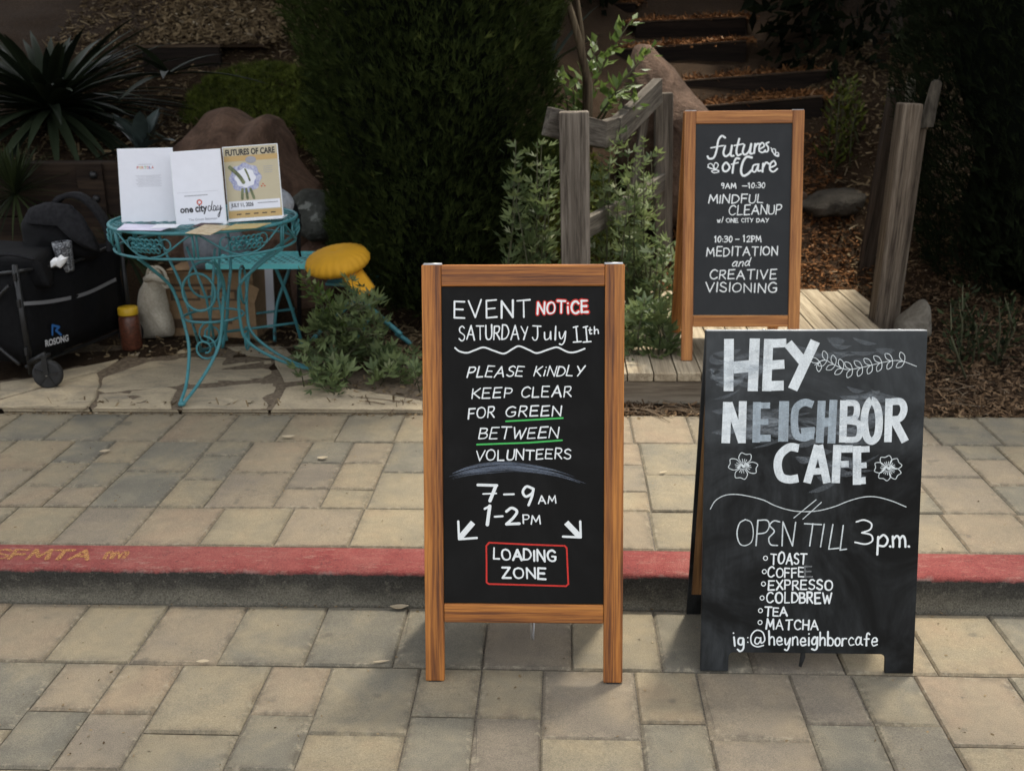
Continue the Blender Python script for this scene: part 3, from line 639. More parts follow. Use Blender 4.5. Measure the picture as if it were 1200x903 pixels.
# ------------------------------------------------------------------ fences
fl = thing('wooden_fence', (.3, 5.6, .12), 'weathered grey post and rail fence sagging between two posts left of the rear sign', 'fence')
def post(par, a, b, w, d, mat, nm='post'):
    mb = MB(); mb.bar(a, b, w, d, (0,1,0)); return mb.build(nm, M[mat], par, bevel=.007)
a = P(672.5,131,4.95); b = P(677,330,4.95); post(fl, (b.x, 4.97, .1), (a.x, 4.97, a.z), .135, .12, 'grey_v')
a = P(778,109,6.5); post(fl, (a.x+.03, 6.52, .15), (a.x, 6.52, a.z), .105, .10, 'grey_v')
a = P(742,225,6.3); b = P(760,110,6.42); post(fl, a, b, .05, .03, 'grey_v', 'picket')
def plank(par, pts, w, h, nm='rail', mat='grey_y'):
    mb = MB(); vs = []; 
    for i, p in enumerate(pts):
        p = Vector(p); t = (Vector(pts[min(i+1, len(pts)-1)])-Vector(pts[max(i-1, 0)])).normalized(); s_ = t.cross(Vector((0,0,1))).normalized()*w/2; up = s_.cross(t).normalized()*h/2
        vs += [p-s_-up, p+s_-up, p+s_+up, p-s_+up]
    fs = [(0,1,2,3)]+[(4*i+k, 4*i+(k+1) % 4, 4*i+4+(k+1) % 4, 4*i+4+k) for i in range(len(pts)-1) for k in range(4)]+[tuple(4*(len(pts)-1)+k for k in (3,2,1,0))]
    loc = [(x*w/2, i*.6, y*h/2) for i in range(len(pts)) for x, y in ((-1,-1),(1,-1),(1,1),(-1,1))]
    mb.add(vs, fs, loc=loc); return mb.build(nm, M[mat], par, bevel=.005)
plank(fl, [P(640,142,5.02), P(672,150,5.08), P(705,158,5.35), P(728,150,5.75)], .05, .13)
plank(fl, [P(722,154,5.62), P(745,132,6.0), P(771,106,6.42)], .055, .14)
plank(fl, [P(684,268,5.04), P(730,243,5.7), P(776,213,6.44)], .04, .10)
fr = thing('leaning_fence_post', (1.6, 5.3, .2), 'thick brown fence post leaning right behind the cafe board with a rail end on top', 'fence post')
a = P(1066,121,5.32); b = P(1029,400,5.32); post(fr, b, a, .098, .115, 'brown_v')
q = [P(1075,151,5.36), P(1094,149,5.36), P(1104,98,5.36), P(1099,94,5.36), P(1091,96,5.36)]; dd = (P(1094,112,6.9)-P(1090,122,5.36)); mb = MB(); mb.add(q+[p+dd for p in q], [(0,1,2,3,4),(9,8,7,6,5)]+[(k,5+k,5+(k+1)%5,(k+1)%5) for k in range(5)]); mb.build('rail', M['end_grain'], fr, bevel=.004)
mb = MB(); mb.bar(P(1078,150,5.44), P(1043,395,5.44), .05, .06, (0,1,0)); mb.build('brace', M['brown_v'], fr, bevel=.004)
fr2 = thing('fence_post', (1.85, 6.3, .3), 'dark square post standing behind the leaning brown post', 'fence post')
a = P(1053,105,6.3); b = P(1012,345,6.3); post(fr2, b, a, .10, .09, 'dim_brown')
mb = MB(); mb.bar(a-Vector((.05,0,0)), a+Vector((.05,0,0)), .095, .012, (0,0,1)); mb.build('cap', M['grey_y'], fr2)
mb = MB(); mb.tube([P(1062,190,6.05), P(1066,120,6.05), P(1068,90,6.05)], [.030,.028,.024], 8); o = mb.build('lichened_stake', M['concrete']); tag(o, 'pale lichen covered stake rising behind the leaning post', 'stake')

# ------------------------------------------------------------------ vegetation
def cypress(name, c, z0, z1, rad, n, mat, label, seed, size=(.05, .1), cat='cypress', trunk=True):
    """column of small upright sprays; rad(t) gives the half width with height"""
    root = thing(name, (c[0], c[1], z0), label, cat)
    th = rng.uniform(0, 2*math.pi, n); t = rng.random(n)**.9; z = z0+.1+t*(z1-z0)
    tn = np.zeros(n); pos = np.zeros((n, 3)); A = np.zeros((n, 3)); keep = np.ones(n, bool)
    for i in range(n):
        d = Vector((math.cos(th[i]), math.sin(th[i]), 0)); R = rad(t[i])
        lump = mnoise.noise(Vector((d.x*2.2+seed, d.y*2.2, z[i]*2.4)))*.2+mnoise.noise(Vector((d.x*6+seed, d.y*6, z[i]*6)))*.09
        rr = R*(1+lump)*(1-.28*abs(rng.normal())**1.3)
        if rr < .15*R: keep[i] = False
        tn[i] = lump; pos[i] = (c[0]+d.x*rr, c[1]+d.y*rr, z[i]); A[i] = (d.x*.7, d.y*.7, .8)
    pos, A, tn = pos[keep], A[keep], tn[keep]; m = len(pos); A += rng.normal(0, .38, (m, 3)); 
    scatter('foliage', M[mat], root, *NEEDLES, pos, A, runit(m), rng.uniform(size[0], size[1], m), tint=np.clip(rng.normal(.42, .2, m)+tn*1.3, 0, 1))  # hollows tinted darker, bulges lighter: clump shading put into the colour
    mb = MB(); mb.lathe((c[0], c[1], z0-.05), [(rad(k/14)*.62, .15+k/14*(z1-z0)*.98) for k in range(15)], 18, wob=lambda an, i: 1+.2*math.sin(3*an+i)); mb.build('dark_core', M['dim_leaf'], root)  # solid dark core added inside the foliage to stop light passing through
    mb = MB(); mb.tube([(c[0], c[1], z0-.1), (c[0]+.02, c[1], z0+.6), (c[0], c[1], z0+1.5)], [.09, .07, .04], 10); mb.build('trunk', M['bark'], root)
    return root
CX = [(0,.40),(.05,.47),(.1,.53),(.15,.57),(.27,.66),(.43,.72),(.55,.73),(.75,.62),(.9,.38),(1,.08)]
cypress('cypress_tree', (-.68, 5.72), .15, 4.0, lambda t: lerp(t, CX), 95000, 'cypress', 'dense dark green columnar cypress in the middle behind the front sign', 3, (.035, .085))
CY = [(0,.5),(.08,.72),(.2,.85),(.5,.95),(.8,.7),(1,.1)]
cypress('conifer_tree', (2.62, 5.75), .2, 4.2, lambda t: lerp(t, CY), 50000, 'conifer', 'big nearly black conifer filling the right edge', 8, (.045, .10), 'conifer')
CH = [(0,.7),(.3,1.0),(.7,.95),(1,.2)]
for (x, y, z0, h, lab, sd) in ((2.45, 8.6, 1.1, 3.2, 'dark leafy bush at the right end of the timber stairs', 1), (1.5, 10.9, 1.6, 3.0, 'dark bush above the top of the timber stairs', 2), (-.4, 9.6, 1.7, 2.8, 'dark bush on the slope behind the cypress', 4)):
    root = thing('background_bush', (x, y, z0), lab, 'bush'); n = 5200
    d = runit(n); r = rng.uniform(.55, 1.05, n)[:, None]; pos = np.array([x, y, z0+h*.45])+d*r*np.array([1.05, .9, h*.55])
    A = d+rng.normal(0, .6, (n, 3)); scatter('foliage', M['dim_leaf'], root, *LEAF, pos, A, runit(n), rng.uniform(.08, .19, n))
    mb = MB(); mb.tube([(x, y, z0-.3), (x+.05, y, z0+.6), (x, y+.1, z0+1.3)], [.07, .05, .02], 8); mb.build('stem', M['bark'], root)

def shrub(name, stems, label, cat, leaf, mat, size, per, spread=.07, stem_r=.006, droop=.2, w=1.0):
    """stems: polylines (world points); leaves are set along each of them"""
    base = Vector(stems[0][0]); root = thing(name, base, label, cat); mb = MB(); pos = []; A = []; sc = []
    for s_ in stems:
        s_ = [Vector(p) for p in s_]; L = sum((b-a).length for a, b in zip(s_, s_[1:])); mb.tube(s_, [stem_r*(1-.7*i/(len(s_)-1)) for i in range(len(s_))], 6)
        n = max(4, int(L*per))
        for k in range(n):
            t = (k+random.random())/n; t = .08+.92*t; f = t*(len(s_)-1); i = min(int(f), len(s_)-2); p = s_[i].lerp(s_[i+1], f-i); dr = (s_[i+1]-s_[i]).normalized()
            e = Vector(runit(1)[0]); e = (e-dr*e.dot(dr)).normalized(); q = p+e*random.uniform(0, spread)
            pos.append(q); a = (e*1.0+dr*.7+Vector((0,0,random.uniform(-droop, .35)))); A.append(a); sc.append(size*random.uniform(.55, 1.15)*(1-.35*t))
    n = len(pos); B = np.cross(np.array(A), np.array([0, 0, 1.0]))+rng.normal(0, .35, (n, 3))
    sc = np.array(sc); scatter('foliage', M[mat], root, *leaf, pos, A, B, np.stack([sc, sc*w, sc], 1)); mb.build('stem', M['stem'], root)
    return root
def cluster(px0, px1, py_top, py_bot, Y0, Y1, n, lean=.12, zb=None):
    out = []
    for k in range(n):
        Y = random.uniform(Y0, Y1); px = random.uniform(px0, px1); top = P(px, random.uniform(py_top, py_top+.45*(py_bot-py_top)), Y); b = P(px+random.uniform(-14, 14), py_bot, Y)
        z = max(gz(b.x, Y), .1) if zb is None else zb; b = Vector((b.x+random.uniform(-lean, lean)*.5, Y+random.uniform(-.1, .1), z)); m = b.lerp(top, .5)+Vector((random.uniform(-.05, .05), random.uniform(-.05, .05), .03)); out.append([b, m, top])
    return out
shrub('leafy_shrub', cluster(596, 655, 165, 330, 5.1, 5.4, 12), 'grey green leafy shrub between the cypress and the front fence post', 'shrub', LOBED, 'mallow', .09, 46, .05, w=1.15)
shrub('leafy_shrub', cluster(690, 766, 150, 330, 5.15, 5.7, 14), 'grey green leafy shrub growing through the two fence posts', 'shrub', LOBED, 'mallow', .085, 44, .05, w=1.15)
shrub('leafy_shrub', cluster(728, 792, 262, 385, 4.95, 5.35, 12, zb=.14), 'green leafy shrub spilling over the left edge of the boardwalk', 'shrub', LOBED, 'mallow', .10, 50, .05, w=1.2)
shrub('leafy_shrub', cluster(730, 768, 335, 425, 4.6, 4.8, 9, zb=.13), 'low lobed leaf plant between front sign and boardwalk', 'shrub', LOBED, 'mallow', .115, 70, .05, w=1.2)
shrub('tall_sapling', [[P(668,190,5.9), P(690,110,5.85), P(716,60,5.8), P(741,22,5.75)], [P(690,150,5.85), P(688,95,5.8), P(700,48,5.8)], [P(700,140,5.85), P(730,95,5.8), P(768,52,5.75)], [P(668,150,5.9), P(662,100,5.9), P(655,88,5.9)], [P(700,150,5.9), P(722,110,5.85), P(742,98,5.8)], [P(680,150,5.9), P(672,120,5.9), P(676,80,5.85)], [P(705,150,5.9), P(735,130,5.9), P(752,112,5.85)]],
      'bright green young sapling above the sagging fence rail', 'sapling', LEAF, 'fresh', .105, 62, .03, .007, w=1.35)
shrub('seedling', [[P(392,300,5.72), P(392,275,5.7), P(384,257,5.68)], [P(398,300,5.72), P(400,285,5.7), P(394,268,5.68)]], 'small bright green sprig behind the yellow cushion', 'plant', LEAF, 'fresh', .06, 120, .02, .003)
shrub('bushy_weed', [[P(395+random.uniform(-10,60), 430, 4.75+random.uniform(-.1,.15)), P(385+random.uniform(-20,70), 385, 4.72), P(370+random.uniform(-18,80), random.uniform(342, 395), 4.7)] for _ in range(10)], 'bushy green weed in front of the yellow cushion', 'weed', LOBED, 'mallow', .10, 46, .05, .005, w=1.1)
shrub('bushy_weed', [[P(415+k*9, 405, 4.85), P(412+k*8, 365, 4.86), P(402+k*9, 322+7*abs(k-1), 4.88)] for k in range(5)], 'loose green weed standing in front of the yellow cushion skirt', 'weed', LOBED, 'mallow', .085, 60, .03, .004, w=1.0)
shrub('bushy_weed', [[P(352+k*7, 318+k*6, 4.68), P(365+k*6, 345+k*4, 4.7), P(400, 400, 4.75)][::-1] for k in range(5)], 'pale green upright weed beside the turquoise chair leg', 'weed', LEAF, 'fresh', .075, 60, .02, .004, w=1.1)
def creep(px0, px1, py0, py1, n):
    out = []
    for _ in range(n):
        a = G(random.uniform(px0, px1), random.uniform(py0, py1), .13); e = Vector((random.uniform(-.14, .14), random.uniform(-.08, .08), random.uniform(.03, .13))); out.append([a, a+e*.6+Vector((0,0,.02)), a+e])
    return out
shrub('ground_plant', creep(372, 496, 418, 462, 26), 'sprawling lobed ground plant at the edge of the paving left of the front sign', 'plant', LOBED, 'mallow', .085, 110, .03, .003, w=1.2)
shrub('ground_plant', creep(352, 398, 446, 472, 6), 'small straggly weed on the flagstones by the table foot', 'plant', LOBED, 'mallow', .07, 110, .03, .003, w=1.0)
shrub('dark_weed', cluster(1100, 1195, 330, 425, 4.75, 5.0, 9, zb=.12), 'dim trailing weed at the foot of the black conifer', 'weed', LEAF, 'dim_green', .06, 110, .05)
shrub('dark_weed', cluster(975, 1042, 85, 200, 7.1, 7.4, 10), 'dim leafy shrub left of the dark square post', 'shrub', LEAF, 'moss', .085, 60, .05)
# mossy ground cover
def mound(name, cx, cy, rx, ry, h, n, mat, label):
    a = rng.uniform(0, 2*math.pi, n); r = np.sqrt(rng.random(n)); x = cx+rx*r*np.cos(a); y = cy+ry*r*np.sin(a)
    pos = np.array([(x[i], y[i], gz(x[i], y[i])+h*(1-r[i]**2)*(1+.5*mnoise.noise(Vector((x[i]*6, y[i]*6, 0))))*rng.uniform(.4, 1)) for i in range(n)]); A = runit(n); A[:, 2] = abs(A[:, 2])+.3
    o = scatter(name, M[mat], None, *SPRAY, pos, A, runit(n), rng.uniform(.03, .07, n), origin=(cx, cy, gz(cx, cy))); return tag(o, label, 'ground cover')
mound('moss_cushion', -1.98, 7.05, .48, .36, .13, 5200, 'moss', 'mossy green cushion plant above the large brown boulder')
mound('moss_cushion', -1.35, 6.75, .3, .4, .2, 3500, 'moss', 'dim mossy cushion plant right of the large brown boulder')
mound('moss_cushion', .02, 6.5, .42, .4, .3, 4500, 'moss', 'yellow green cushion plant under the sapling behind the fence')
def blades(name, c, n, L, w, mat, label, cat, up=.5, spread=1.0, back=True):
    root = thing(name, c, label, cat); th = rng.uniform(0, 2*math.pi, n); mb = MB()
    for k in range(n):
        e = random.uniform(-.25, 1.2)*up*2; d = Vector((math.cos(th[k])*spread, math.sin(th[k])*spread, e)).normalized(); l = L*random.uniform(.7, 1.1); s_ = d.cross(Vector((0,0,1))).normalized(); vs = []
        for i in range(7):
            t = i/6; p = Vector(c)+d*l*t+Vector((0,0,-.22*l*t*t)); ww = w*(math.sin(math.pi*min(1, .22+.78*t))**.8 if t < 1 else .02)*.5; nn = s_.cross(d)
            vs += [p-s_*ww+nn*ww*.35, p, p+s_*ww+nn*ww*.35]
        fs = []
        for i in range(6):
            for j in range(2): fs.append((3*i+j, 3*i+j+1, 3*i+j+4, 3*i+j+3))
        mb.add(vs, fs, True, tint=random.random())
    mb.build('leaves', M[mat], root, tint=True); return root
blades('yucca_plant', P(60,128,6.75), 190, .98, .062, 'yucca', 'large dark yucca with sword leaves at the top left corner', 'yucca')
blades('agave_plant', P(166,176,6.3), 15, .36, .095, 'agave', 'blue green agave rosette behind the paper stands', 'agave', up=.75, spread=.8)
blades('strap_leaf_plant', P(196,88,6.7), 9, .62, .055, 'yucca', 'strappy plant with one long leaf arching right below the edging board', 'plant', up=.3)
blades('grass_tuft', P(18,228,5.75), 150, .38, .012, 'grass', 'dark grass tuft behind the wagon at the left edge', 'grass', up=1.0, spread=.7)
blades('grass_tuft', P(150,300,5.6), 140, .30, .014, 'grass', 'dark grassy tuft behind the table and tote bag', 'grass', up=1.0, spread=.7)
blades('flax_plant', P(645,78,6.2), 9, .5, .04, 'agave', 'grey green strap leaves right of the cypress top', 'plant', up=1.0, spread=.6)
for (a, b, w, lab) in ((P(655,-30,5.7), P(690,98,5.75), .022, 'thick dry brown flower stalk right of the cypress'), (P(672,-30,5.75), P(686,98,5.8), .015, 'thinner dry stalk crossing the thick one right of the cypress')):
    mb = MB(); mb.tube([b+Vector((0,0,-.35)), b, a.lerp(b, .5)+Vector((.01,0,0)), a], [w*1.1, w, w*.9, w*.7], 10); tag(mb.build('dry_stalk', M['stalk']), lab, 'stalk')

# unseen trees, added so their crowns shade the slope and dapple the pavement
def shade_tree(x, y, z0, h, blobs, n, label, size=(.14, .3)):
    root = thing('shade_tree', (x, y, z0), label, 'tree'); mb = MB(); mb.tube([(x, y, z0-.3), (x+.05, y, z0+h*.4), (x+.1, y+.1, z0+h*.8)], [.2, .15, .08], 12)
    pos = []; 
    for (bx, by, bz, r) in blobs:
        mb.tube([(x+.06, y, z0+h*.45), ((x+bx)/2, (y+by)/2, max(bz-.6, z0+h*.5)), (bx, by, bz)], [.08, .05, .02], 7)
        k = int(n*r*r/sum(q[3]**2 for q in blobs)); d = runit(k)*(rng.random(k)**.45)[:, None]*r*np.array([1, 1, .62]); pos.append(np.array([bx, by, bz])+d)
    pos = np.concatenate(pos); m = len(pos); A = runit(m); A[:, 2] -= .3; B = runit(m); B[:, 2] *= .4
    scatter('crown', M['canopy'], root, *LOBED, pos, A, B, rng.uniform(*size, m)); mb.build('trunk', M['bark'], root)
shade_tree(-5.9, 8.2, 1.8, 5, [(-3.4,7.2,4.6,1.7),(-1.6,7.2,4.9,1.6),(-3.0,9.2,5.2,2.0),(-1.2,8.8,4.4,1.5),(-4.6,6.2,5.0,1.5)], 7500, 'unseen broad tree beyond the left edge, added to shade the left slope')
shade_tree(5.0, 8.4, 1.8, 5, [(4.0,7.2,4.4,1.6),(4.2,9.0,4.3,1.6),(3.9,10.2,5.4,1.9),(3.0,11.8,5.2,1.6)], 5200, 'unseen broad tree beyond the right edge, added to shade the right slope')
shade_tree(-.5, 10.6, 2.4, 5, [(-.6,9.6,4.6,1.6),(.1,10.2,4.6,1.3),(-.4,11.6,5.6,1.8),(-.4,8.8,5.4,1.3)], 4500, 'unseen tree behind the cypress, added to shade the upper slope')
shade_tree(-5.6, 3.6, .1, 7, [(-3.2,5.2,6.2,1.7),(-1.5,6.0,6.3,1.5),(-.1,4.4,6.3,1.3),(-2.2,4.2,6.6,1.5),(1.5,4.1,6.4,1.1),(2.9,4.3,6.4,1.1),(-.1,6.2,6.2,1.0),(3.3,5.9,6.2,.9)], 5600, 'unseen street tree beyond the left edge, thin boughs added to dapple the pavement', (.12, .24))

# ================================================================== OBJECTS
class Frame:
    """a flat face: origin, unit x, unit y, outward normal"""
    def __init__(s, o, a, b):
        s.o = Vector(o); s.a = Vector(a).normalized(); b = Vector(b); b = b-s.a*b.dot(s.a); s.b = b.normalized(); s.n = s.a.cross(s.b).normalized()
    def hit(s, px, py, w=0):
        d = ray(px, py); o = s.o+s.n*w; t = (o-CAM).dot(s.n)/d.dot(s.n); q = CAM+d*t-s.o; return (q.dot(s.a), q.dot(s.b))
    def fr(s): return (s.o, s.a, s.b, s.n)
    def at(s, x, y, w=0): return s.o+s.a*x+s.b*y+s.n*w

# ---- hand lettering: one-stroke alphabet on a unit cap height. 'L' straight strokes, 'C' curved strokes
GL = {
'A':(.75,['L',(0,0),(.38,1),(.75,0)],['L',(.13,.36),(.63,.36)]),
'B':(.58,['L',(0,0),(0,1)],['C',(0,1),(.42,.96),(.48,.76),(.34,.56),(0,.52)],['C',(0,.52),(.45,.5),(.58,.27),(.42,.04),(0,0)]),
'C':(.68,['C',(.66,.84),(.42,1),(.14,.87),(0,.5),(.12,.13),(.4,0),(.68,.15)]),
'D':(.64,['L',(0,0),(0,1)],['C',(0,1),(.4,.93),(.64,.5),(.42,.09),(0,0)]),
'E':(.56,['L',(.54,1),(0,1),(0,0),(.56,0)],['L',(0,.52),(.46,.52)]),
'F':(.54,['L',(.54,1),(0,1),(0,0)],['L',(0,.52),(.44,.52)]),
'G':(.7,['C',(.64,.86),(.4,1),(.12,.86),(0,.5),(.12,.12),(.4,0),(.66,.13),(.68,.42)],['L',(.4,.44),(.7,.44)]),
'H':(.62,['L',(0,0),(0,1)],['L',(.62,0),(.62,1)],['L',(0,.5),(.62,.5)]),
'I':(.04,['L',(.02,0),(.02,1)]),
'J':(.6,['L',(.05,1),(.6,1)],['C',(.36,1),(.36,.3),(.26,.03),(.08,.02),(0,.18)]),
'K':(.58,['L',(0,0),(0,1)],['L',(.54,1),(0,.42)],['L',(.1,.52),(.58,0)]),
'L':(.5,['L',(0,1),(0,0),(.5,0)]),
'M':(.82,['L',(0,0),(.1,1),(.42,.28),(.72,1),(.82,0)]),
'N':(.62,['L',(0,0),(0,1),(.62,0),(.62,1)]),
'O':(.72,['C',(.36,1),(.1,.86),(0,.48),(.12,.1),(.38,0),(.64,.14),(.72,.52),(.6,.88),(.34,1)]),
'P':(.52,['L',(0,0),(0,1)],['C',(0,1),(.42,.97),(.52,.74),(.38,.5),(0,.46)]),
'R':(.58,['L',(0,0),(0,1)],['C',(0,1),(.42,.97),(.5,.75),(.36,.52),(0,.48)],['L',(.2,.48),(.58,0)]),
'S':(.54,['C',(.52,.87),(.3,1),(.06,.86),(.08,.62),(.3,.5),(.52,.34),(.48,.08),(.24,0),(0,.14)]),
'T':(.7,['L',(0,1),(.7,1)],['L',(.35,1),(.35,0)]),
'U':(.58,['C',(0,1),(0,.3),(.13,.03),(.42,.03),(.57,.3),(.58,1)]),
'V':(.7,['L',(0,1),(.34,0),(.7,1)]),
'W':(.9,['L',(0,1),(.22,0),(.45,.75),(.66,0),(.9,1)]),
'X':(.62,['L',(0,1),(.62,0)],['L',(.6,1),(0,0)]),
'Y':(.64,['L',(0,1),(.32,.48)],['L',(.64,1),(.2,0)]),
'Z':(.6,['L',(0,1),(.58,1),(0,0),(.62,0)]),
'0':(.5,['C',(.25,1),(0,.55),(.1,.05),(.3,.02),(.5,.45),(.42,.9),(.25,1)]),
'1':(.3,['L',(0,.8),(.16,1),(.16,0)]),
'2':(.54,['C',(0,.8),(.2,1),(.48,.9),(.44,.6),(.2,.25),(0,.02)],['L',(0,.02),(.54,.02)]),
'3':(.5,['C',(0,.9),(.25,1),(.48,.85),(.42,.6),(.18,.52)],['C',(.18,.52),(.46,.48),(.5,.2),(.3,0),(0,.06)]),
'7':(.56,['L',(0,.95),(.56,1),(.3,0)]),
'9':(.46,['C',(.44,.75),(.3,1),(.05,.88),(.04,.62),(.22,.5),(.42,.7),(.45,.95),(.4,.4),(.28,0)]),
'-':(.4,['L',(0,.45),(.4,.45)]), '/':(.35,['L',(0,-.05),(.35,1)]), '.':(.05,['L',(.02,.02),(.04,.02)]), ',':(.08,['L',(.06,.06),(.02,-.12)]),
':':(.06,['L',(.03,.1),(.04,.1)],['L',(.03,.5),(.04,.5)]), ' ':(.3,),
'a':(.5,['C',(.44,.5),(.2,.6),(0,.32),(.12,.03),(.34,.1),(.45,.5)],['C',(.46,.58),(.44,.12),(.56,0)]),
'b':(.46,['L',(0,1),(0,0)],['C',(0,.4),(.2,.58),(.44,.42),(.4,.08),(.16,0),(0,.12)]),
'c':(.42,['C',(.42,.5),(.22,.6),(0,.34),(.1,.03),(.42,.08)]),
'd':(.5,['C',(.44,.5),(.2,.6),(0,.32),(.12,.03),(.34,.1),(.45,.5)],['C',(.5,1),(.45,.3),(.56,0)]),
'e':(.46,['C',(.03,.3),(.42,.33),(.36,.57),(.14,.56),(0,.28),(.14,.02),(.46,.1)]),
'f':(.42,['C',(.46,.9),(.32,1),(.2,.82),(.17,0)],['L',(0,.52),(.4,.54)]),
'g':(.48,['C',(.44,.5),(.2,.6),(0,.32),(.12,.05),(.34,.12),(.45,.5)],['C',(.47,.58),(.46,-.2),(.3,-.4),(.04,-.3)]),
'h':(.44,['L',(0,1),(0,0)],['C',(0,.38),(.2,.57),(.4,.48),(.43,0)]),
'i':(.05,['L',(.02,.55),(.02,0)],['L',(.02,.82),(.03,.83)]),
'l':(.06,['L',(.02,1),(.03,0)]),
'm':(.68,['L',(0,.55),(0,0)],['C',(0,.38),(.16,.56),(.32,.46),(.34,0)],['C',(.34,.38),(.5,.56),(.66,.46),(.68,0)]),
'n':(.44,['L',(0,.55),(0,0)],['C',(0,.38),(.2,.57),(.4,.48),(.43,0)]),
'o':(.44,['C',(.2,.57),(.02,.42),(.04,.1),(.24,0),(.43,.2),(.38,.5),(.2,.57)]),
'p':(.46,['L',(0,.55),(0,-.42)],['C',(0,.4),(.2,.58),(.44,.42),(.4,.08),(.16,0),(0,.12)]),
'r':(.34,['L',(0,.55),(0,0)],['C',(0,.34),(.14,.55),(.34,.54)]),
's':(.38,['C',(.36,.5),(.18,.6),(.02,.46),(.2,.3),(.36,.14),(.16,0),(0,.08)]),
't':(.36,['C',(.16,.95),(.15,.2),(.22,.02),(.36,.08)],['L',(0,.58),(.36,.6)]),
'u':(.46,['C',(0,.55),(.02,.12),(.16,0),(.38,.12),(.43,.55)],['L',(.43,.55),(.46,0)]),
'w':(.6,['L',(0,.55),(.15,0),(.3,.45),(.44,0),(.6,.55)]),
'y':(.46,['C',(0,.55),(.04,.15),(.2,.08),(.42,.55)],['C',(.45,.56),(.36,-.1),(.2,-.38),(0,-.32)]),
}
def spline(p, n=6):
    if len(p) < 3: return p
    closed = (Vector(p[0])-Vector(p[-1])).length < 1e-6; q = [Vector((a[0], a[1], 0)) for a in p]
    e0 = q[-2] if closed else q[0]*2-q[1]; e1 = q[1] if closed else q[-1]*2-q[-2]; q = [e0]+q+[e1]; out = []
    for i in range(1, len(q)-2):
        for k in range(n):
            t = k/n; a, b, c, d = q[i-1:i+3]
            out.append(.5*((2*b)+(c-a)*t+(2*a-5*b+4*c-d)*t*t+(3*b-a-3*c+d)*t**3))
    out.append(q[-2]); return [(v.x, v.y) for v in out]
class Ink:
    """flat strokes laid on a Frame, each a hair above the last so none are coplanar"""
    def __init__(s, fr, w0=.0006): s.f = fr; s.mb = MB(fr.fr()); s.z = w0
    def strip(s, p, w, cap=True, taper=None):
        p = [Vector((a[0], a[1], 0)) for a in p]
        if cap and len(p) >= 2:
            for a, b, i in ((p[0], p[1], 0), (p[-1], p[-2], 1)):
                pass
        n = len(p); L = []; Rr = []
        for i in range(n):
            t = p[min(i+1, n-1)]-p[max(i-1, 0)]
            if t.length < 1e-9: t = Vector((1, 0, 0))
            t.normalize(); nn = Vector((-t.y, t.x, 0)); ww = w*.5*(taper(i/(n-1)) if taper else 1)
            L.append(p[i]+nn*ww); Rr.append(p[i]-nn*ww)
        if cap:
            for end, sg in ((0, -1), (n-1, 1)):
                t = (p[1]-p[0] if end == 0 else p[-1]-p[-2]); t.normalize(); c = p[end]; r = (L[end]-Rr[end]).length/2; nn = Vector((-t.y, t.x, 0)); 
                vs = [c+nn*(r*math.cos(a))+t*(sg*r*math.sin(a)) for a in [math.pi*k/6 for k in range(7)]]
                s.mb.add([(v.x, v.y, s.z) for v in vs], [tuple(range(7))]); s.z += 1.2e-6
        vs = []
        for i in range(n): vs += [(L[i].x, L[i].y, s.z), (Rr[i].x, Rr[i].y, s.z)]; s.z += 1.2e-6
        s.mb.add(vs, [(2*i, 2*i+1, 2*i+3, 2*i+2) for i in range(n-1)]); s.z += 2e-6
    def line(s, pts, w, curve=False, cap=True, taper=None):
        if curve: s.strip(spline(pts), w, cap, taper)
        else:
            for a, b in zip(pts, pts[1:]): s.strip([a, b], w, cap, taper)
    def px(s, pts, w, curve=False, cap=True, taper=None): s.line([s.f.hit(*p) for p in pts], w, curve, cap, taper)
    def word(s, text, x0, y0, x1, y1, h, w, slant=0, gap=.24, jit=.045, lc=1.0):
        """text between two pixel baseline points, cap height h pixels, stroke w metres"""
        adv = []; x = 0
        for ch in text: adv.append(x); x += GL[ch][0]+gap*random.uniform(.8, 1.2)
        tot = x-gap
        for ch, ax in zip(text, adv):
            jy = random.uniform(-jit, jit); js = 1+random.uniform(-jit, jit)*1.5; sl = slant+random.uniform(-jit, jit)
            rot = random.uniform(-.05, .05); wv = w*random.uniform(.88, 1.12)
            for st_ in GL[ch][1:]:
                pp = []
                for (gx, gy_) in st_[1:]:
                    yy = gy_*js+jy+(gx-.3)*rot*2; u = (ax+gx+random.uniform(-.012, .012))/tot; 
                    pp.append(s.f.hit(x0+(x1-x0)*u+sl*yy*h, y0+(y1-y0)*u-yy*h))
                s.line(pp, wv, st_[0] == 'C', True, (lambda t, a=random.uniform(.75, 1.05), b=random.uniform(.75, 1.1): a+(b-a)*t+.12*math.sin(7*t)))
    def poly(s, pts, px=True):
        q = [s.f.hit(*p) for p in pts] if px else pts
        s.mb.add([(a[0], a[1], s.z) for a in q], [tuple(range(len(q)))]); s.z += 3e-6
    def blob(s, x, y, rx, ry, n=20, ring=None, px=True):
        c = s.f.hit(x, y) if px else (x, y); q = [(c[0]+rx*math.cos(2*math.pi*k/n), c[1]+ry*math.sin(2*math.pi*k/n)) for k in range(n)]
        if ring: s.strip(q+[q[0]], ring, False)
        else: s.poly(q, False)
    def build(s, name, mat, par): return s.mb.build(name, M[mat], par)
